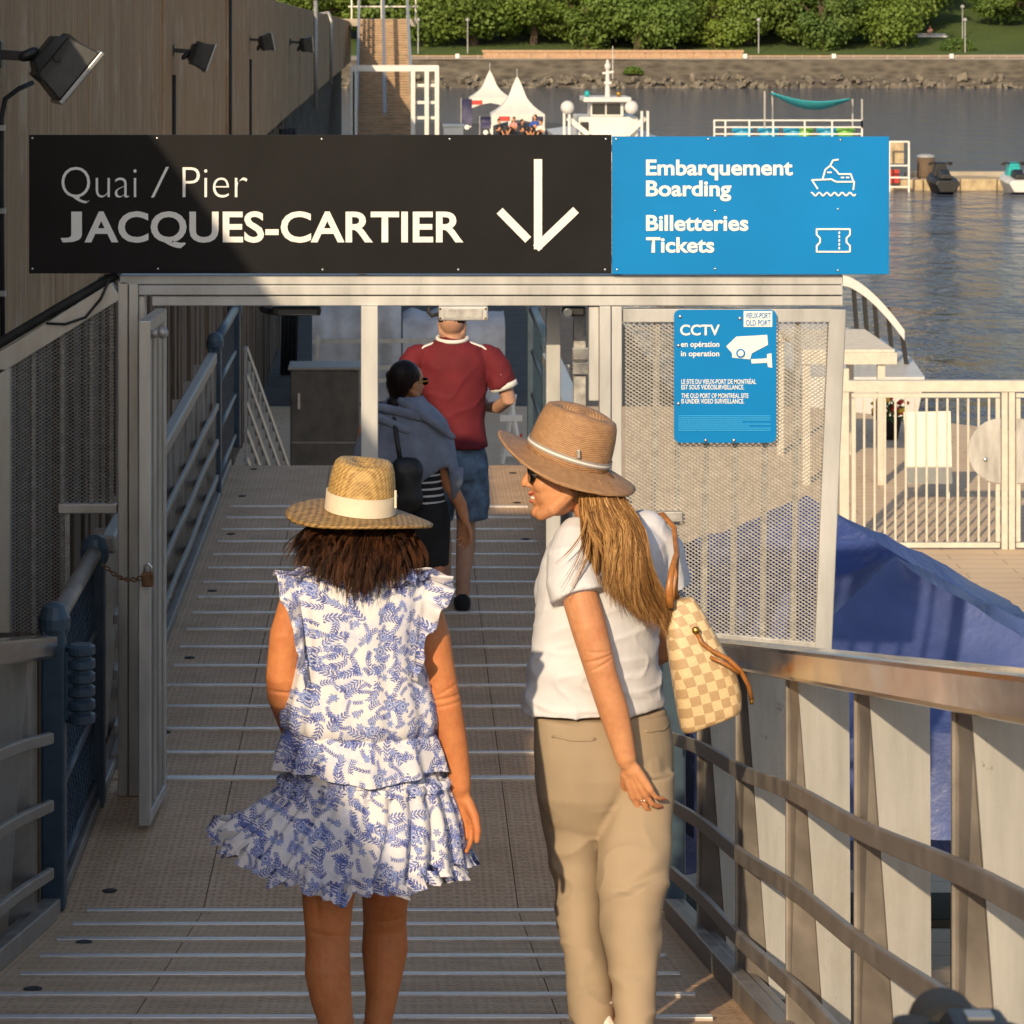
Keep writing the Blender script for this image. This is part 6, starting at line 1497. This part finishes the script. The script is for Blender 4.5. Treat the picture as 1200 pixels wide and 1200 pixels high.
for off, dd in ((0, -.17), (8, -.07)):
    mb = MB(); mb.tube([p(786+off, 712, dd), p(784+off*.8, 690, dd-.01), p(788+off*.5, 665, dd+.01), p(793, 648, .0+dd*.3), p(790, 618, .05), p(776, 602, .08), p(768, 603, .13), p(775, 640, .20)], [.011, .010, .0085, .008, .008, .008, .008, .008], 10, True, .55, EY); mb.build('handle', M['leather_tan'], bg_, smooth=True)
mb = MB(); mb.tube([p(816, 741, -.19), p(822, 753, -.20), p(835, 763, -.20), p(853, 772, -.205), p(868, 786, -.2), p(877, 803, -.18), p(881, 820, -.17)], .0065, 10); mb.tube([p(832, 770, -.205), p(850, 778, -.21), p(866, 789, -.205)], .0055, 10); mb.build('drawstring', M['leather_tan'], bg_, smooth=True)
mb = MB(); mb.ell(p(881, 822, -.17), (.006, .006, .009)); mb.build('drawstring_tip', M['brass'], bg_, smooth=True)
mb = MB(); mb.ell(p(815.5, 739, -.195), (.011, .008, .011)); mb.build('stud', M['brass'], bg_, smooth=True)

# ------------------------------------------------------------------ man in the red T-shirt
DM = 17.7
def m(px, py, dd=0): return W(px, py, DM+dd)
pm = thing('person', 'man in dark red T-shirt with white trim and denim shorts, walking away', 'person', (m(535, 0).x, DM, FL))
k = MB(); head(k, m(530, 379), (.05, 1, 0), (0, 0, 1), 1.02)
k.rtube([m(530, 390), m(530, 405)], [.056, .065], 12); k.rtube([m(531, 425), m(531, 500), m(534, 540)], [.15, .125, .11], 16, .75, EY)
k.rtube([m(578, 420), m(589, 445, -.01), m(596, 468, -.01), m(584, 477, .12), m(572, 477, .22)], [.055, .05, .043, .038, .03], 14); hand(k, m(571, 477, .235), (-.5, .9, .1), (-.7, -.3, .3), 1.0, 1, (35, 50, 30))
k.rtube([m(482, 420), m(473, 450), m(470, 480, .02), m(476, 500, .14)], [.055, .05, .043, .03], 14); hand(k, m(477, 503, .155), (.1, .7, -.6), (.9, 0, 0), 1.0, 1)
k.rtube([m(549, 552), m(550, 590), m(546, 612, .03), m(546, 640, .02), m(543, 670, -.02), m(542, 698, -.04)], [.08, .075, .056, .058, .045, .04], 14)
k.rtube([m(516, 552), m(515, 590, .15), m(516, 612, .22), m(518, 640, .24), m(520, 662, .24), m(521, 682, .24)], [.08, .075, .056, .058, .045, .04], 14)
put_fused('body', fuse(k, .0065, 4), M['skin_pale'], pm)
k = MB(); k.loft([ering(m(cx, py), EX, EY, aa, bb, 36) for (py, cx, aa, bb) in ((524, 533, .195, .14), (500, 531, .18, .125), (470, 531, .185, .125), (440, 532, .195, .125), (420, 533, .20, .115), (409, 532, .175, .095), (402, 531, .12, .085), (396, 530, .075, .07))])
k.tube([m(572, 414), m(582, 430), m(590, 452)], [.065, .076, .08], 16); k.ell(m(571, 414), (.06, .06, .05)); k.tube([m(490, 414), m(480, 430), m(473, 452)], [.065, .076, .08], 16); k.ell(m(491, 414), (.06, .06, .05))
me = fuse(k, .010, 3); displace(me, lambda v, n: nz(v, 6, 6, 12)*.008+nz(v, 18, 18, 9, 4)*.004+(1-abs(mnoise.noise(Vector((v.x*5+v.z*3, v.y*4, v.z*6-v.x*3)))))**8*.007); put_fused('t_shirt', me, M['red_shirt'], pm)
mb = MB(); mb.tube([m(589, 449), m(591, 455)], [.083, .084], 18); mb.tube([m(474, 449), m(472, 455)], [.083, .084], 18); mb.build('sleeve_trim', M['trim_white'], pm, smooth=True)
for pts in ([(548, 400), (565, 406), (577, 414), (583, 426), (587, 438)], [(512, 400), (497, 406), (486, 414), (480, 426), (477, 438)]):
    mb = MB(); mb.tube([m(x, y, -.012-.02*(i == 1)) for i, (x, y) in enumerate(pts)], [.02, .02, .035, .06, .07], 8, True, .3, (0, 0, 1)); mb.build('shoulder_stripe', M['trim_white'], pm, smooth=True)
mb = MB(); mb.tube([m(530, 396.4)+Vector((.086*math.cos(t), .084*math.sin(t), .014*math.sin(t))) for t in [2*math.pi*j/24 for j in range(25)]], .012, 8, False); mb.build('collar', M['trim_white'], pm, smooth=True)
k = MB(); k.loft([ering(m(534, py), EX, EY, aa, bb, 30) for (py, aa, bb) in ((512, .15, .10), (540, .185, .125), (560, .19, .13))])
k.tube([m(552, 545), m(553, 580), m(553, 608)], [.105, .1, .095], 18); k.tube([m(516, 545), m(514, 580, .08), m(514, 606, .14)], [.105, .1, .095], 18)
me = fuse(k, .010, 3); displace(me, lambda v, n: nz(v, 9, 9, 16)*.010); put_fused('shorts', me, M['denim'], pm)
mb = MB(); mb.ell(m(530, 371, -.018), (.083, .095, .085)); mb.build('hair', M['hair_dark'], pm, smooth=True)
for (px_, yy) in ((542, -.04), (521, .24)):
    c = m(px_, 700, yy); rr = []
    for (t, w, h) in ((-.085, .02, .05), (-.06, .04, .09), (0, .045, .09), (.08, .05, .07), (.15, .045, .045), (.19, .02, .03)):
        rr.append([Vector((c.x+sx*w, c.y+t, FL+zz)) for sx, zz in ((-1, .003), (1, .003), (.95, h*.6), (.5, h), (-.5, h), (-.95, h*.6))])
    mb = MB(); mb.loft(rr); mb.build('shoe', M['black_cloth'], pm, bevel=.008)

# ------------------------------------------------------------------ woman with the blue-grey wrap
DC = 16.0
def b(px, py, dd=0): return W(px, py, DC+dd)
pc = thing('person', 'dark-haired woman in glasses with a blue-grey wrap over a striped top', 'person', (b(485, 0).x, DC, FL))
k = MB(); CP, CB = head(k, b(477, 449), (.72, .7, 0), (0, 0, 1), .95)
k.rtube([b(475, 465), b(475, 485)], [.05, .06], 12); k.rtube([b(477, 505), b(482, 560), b(487, 600)], [.13, .12, .135], 16, .75, EY)
k.rtube([b(508, 505), b(516, 540), b(527, 568), b(540, 592, -.01), b(544, 607, -.02)], [.05, .042, .038, .033, .026], 14); hand(k, b(545, 610, -.02), (.02, 0, -1), (-.6, -.7, 0), .95, -1, (20, 30, 20))
k.rtube([b(430, 505), b(424, 545), b(424, 575, .05), b(440, 590, .2)], [.05, .042, .038, .027], 14); hand(k, b(443, 592, .215), (.5, .8, 0), (.5, -.5, 0), .95, 1)
for (cx, dd) in ((471, .12), (506, -.1)): k.rtube([b(cx, 610), b(cx, 690, dd*.5), b(cx+2, 740, dd*.8), b(cx, 768, dd)], [.085, .058, .048, .035], 14)
put_fused('body', fuse(k, .0055, 3), M['skin'], pc)
k = MB(); k.loft([ering(b(cx, py), EX, EY, aa, bb, 30) for (py, cx, aa, bb) in ((596, 489, .155, .115), (565, 485, .148, .11), (530, 480, .16, .12), (500, 477, .17, .11), (482, 475, .1, .08))]); put_fused('striped_top', fuse(k, .010, 3), M['striped_knit'], pc)
k = MB(); k.loft([ering(b(cx, py), EX, EY, aa, bb, 30) for (py, cx, aa, bb) in ((586, 489, .152, .113), (610, 490, .17, .13), (640, 490, .165, .125), (662, 490, .16, .12))]); put_fused('skirt', fuse(k, .010, 2), M['black_cloth'], pc)
mb = MB(); rings = []
for (py, cx, aa, bb, am) in ((463, 476, .085, .085, 0), (470, 476, .11, .10, .04), (480, 475, .165, .115, .05), (492, 475, .21, .13, .05), (510, 475, .245, .14, .05), (530, 475, .265, .15, .055), (548, 475, .275, .155, .06), (558, 475, .275, .155, .07)):
    u = max(0, (py-500)/58); rg_ = []
    for j in range(80):
        t = 2*math.pi*j/80; w = 1+am*.5*math.sin(9*t+py*.05)+am*.4*math.sin(17*t); q = b(cx, py)+EX*(aa*w*math.cos(t))+EY*(bb*w*math.sin(t)); q.z -= u*(.07*math.sin(3*t+.4)+.10*max(0, math.cos(t-.15))**6-.0); rg_.append(q)
    rings.append(rg_)
mb.loft(rings, cap=False); o_ = mb.build('wrap', M['chambray'], pc, smooth=True); s_ = o_.modifiers.new('thick', 'SOLIDIFY'); s_.thickness = .006
for (x0, y0, x1, y1) in ((440, 476, 520, 498), (436, 486, 505, 520), (470, 470, 530, 512)):
    mb = MB(); mb.rtube([b(x0, y0, -.10), b((x0+x1)/2, (y0+y1)/2-2, -.13), b(x1, y1, -.10)], [.022, .026, .018], 10, .6, EY); mb.build('wrap_fold', M['chambray'], pc, smooth=True)
mb = MB(); mb.tube([b(533, 548, -.04), b(535, 565, -.05), b(531, 585, -.05)], [.05, .035, .006], 10, True, .3, EY); mb.build('wrap_end', M['chambray'], pc, smooth=True)
g = random.Random(6); locks = []
for i in range(300):
    t = g.uniform(0, 6.28); q = g.random(); r0 = CP(-.02+.09*math.cos(t)*q, .08*math.sin(t)*q, .10-.05*q*q); end = b(464+g.uniform(-5, 6), 474+g.uniform(-4, 6), -.07); mid = CP(-.09+g.uniform(-.02, .06), (.10 if math.sin(t) > 0 else -.10)*abs(math.sin(t)), .03+g.uniform(-.03, .03))
    locks.append((bez(r0, r0.lerp(mid, .6), mid, end), .009, .004, (0, -1, 0)))
hair_mesh(locks, 'hair', 'hair_dark', pc, 7, 6, .002)
mb = MB(); mb.ell(CP(-.022, 0, .038), (.091, .080, .088), CB); mb.ell(b(463, 473, -.06), (.045, .042, .04)); mb.build('hair_base', M['hair_dark'], pc, smooth=True)
gls = MB()
for sd in (-1, 1): gls.prism([CP(.105, sd*.033+.026*math.cos(t), .005+.022*math.sin(t)) for t in [2*math.pi*j/14 for j in range(14)]], CP(.003, 0, 0)-CP(0, 0, 0))
go = gls.build('glasses', M['sunglass'], pc)
for sd in (-1, 1): mb = MB(); mb.bar(CP(.105, sd*.06, .01), CP(-.01, sd*.078, .01), .003, .006); mb.build('temple', M['brass'], go)
for (cx, dd) in ((471, .12), (506, -.1)):
    c = b(cx, 770, dd); rr = []
    for (t, w, h) in ((-.07, .02, .04), (-.04, .034, .06), (.05, .04, .05), (.13, .035, .035), (.17, .015, .02)):
        rr.append([Vector((c.x+sx*w, c.y+t, FL+zz)) for sx, zz in ((-1, .003), (1, .003), (.6, h), (-.6, h))])
    mb = MB(); mb.loft(rr); mb.build('shoe', M['black_cloth'], pc, bevel=.006)
bk = thing('shoulder_bag', 'black rounded bag carried on the back of the woman in the wrap', 'bag', b(478, 602, -.2))
k = MB()
for (dx, dy) in ((-1, -1), (1, -1), (-1, 1), (1, 1)): k.ell(b(477+dx*7, 568+dy*16, -.19), (.055, .06, .07))
k.rtube([b(477, 552, -.19), b(477, 585, -.19)], [.075, .078], 16, .8, EY)
put_fused('body', fuse(k, .010, 5), M['black_leather'], bk)
mb = MB(); mb.tube([b(470, 545, -.19), b(466, 520, -.17), b(462, 490, -.12), b(470, 478, -.02)], .012, 8, True, .4); mb.build('strap', M['black_leather'], bk, smooth=True)
# ================================================================== FOREGROUND CAMERA ON A TRIPOD
tz = floor_z(3); tx, ty = W(1122, 0, 3.0).x, 3.0
tp = thing('tripod', 'black tripod holding the camera at the bottom right corner', 'tripod', (tx, ty, tz))
topz = W(0, 1258, 3).z
for k in range(3):
    a = R(90+120*k); mb = MB(); mb.tube([(tx+.03*math.cos(a), ty+.03*math.sin(a), topz-.12), (tx+.34*math.cos(a), ty+.34*math.sin(a), tz+.01)], [.016, .011], 10); l = mb.build('leg', M['black_plastic'], tp, smooth=True)
    mb = MB(); mb.rtube([(tx+.338*math.cos(a), ty+.338*math.sin(a), tz+.025), (tx+.342*math.cos(a), ty+.342*math.sin(a), tz+.014)], .014, 10); mb.build('rubber_foot', M['black_rubber'], l, smooth=True)
mb = MB(); mb.tube([(tx, ty, topz-.2), (tx, ty, topz-.02)], .02, 14); mb.ell((tx, ty, topz-.12), (.05, .05, .035)); mb.build('column', M['black_plastic'], tp, smooth=True)
mb = MB(); mb.lathe([(.03, -.03), (.035, -.01), (.035, 0)], (tx, ty, topz-.002), 16); mb.build('head', M['black_plastic'], tp)
dc = thing('photo_camera', 'black photo camera with a hot shoe at the bottom right corner', 'camera', (tx, ty, topz))
mb = MB(); rings = []
for z, w, dp_ in ((0, .066, .028), (.02, .068, .03), (.038, .067, .03), (.043, .062, .026)):
    rings.append([Vector((tx+sx*w, ty+sy*dp_, topz+z)) for sx, sy in ((-1, -.7), (-.9, -1), (.9, -1), (1, -.7), (1, .7), (.9, 1), (-.9, 1), (-1, .7))])
mb.loft(rings); mb.build('body', M['black_plastic'], dc, bevel=.004)
mb = MB(); mb.loft([[Vector((tx+.02+sx*w, ty+sy*.026, topz+z)) for sx, sy in ((-1, -1), (1, -1), (1, 1), (-1, 1))] for z, w in ((.0435, .034), (.054, .026), (.056, .02))]); mb.build('viewfinder_hump', M['black_plastic'], dc, bevel=.004)
mb = MB(); mb.bx(tx+.008, tx+.034, ty-.012, ty+.012, topz+.0562, topz+.0585); mb.build('hot_shoe', M['lamp_rim'], dc)
mb = MB(); mb.lathe([(.017, .0435), (.018, .046), (.018, .052), (.015, .053)], (tx-.045, ty, topz), 20); mb.build('dial', M['black_rubber'], dc)
mb = MB(); mb.lathe([(.03, 0), (.034, .01), (.034, .06), (.031, .064)], (tx, ty+.03, topz+.022), 24, Matrix.Rotation(R(-90), 3, 'X')); mb.build('lens', M['black_rubber'], dc, smooth=False)
mb = MB(); mb.tube([(tx-.067, ty, topz+.035), (tx-.12, ty-.03, topz-.01), (tx-.10, ty-.05, topz-.12), (tx-.02, ty-.04, topz-.16), (tx+.06, ty-.03, topz-.1), (tx+.067, ty, topz+.03)], .006, 8, True, .3); mb.build('strap', M['black_leather'], dc, smooth=True)
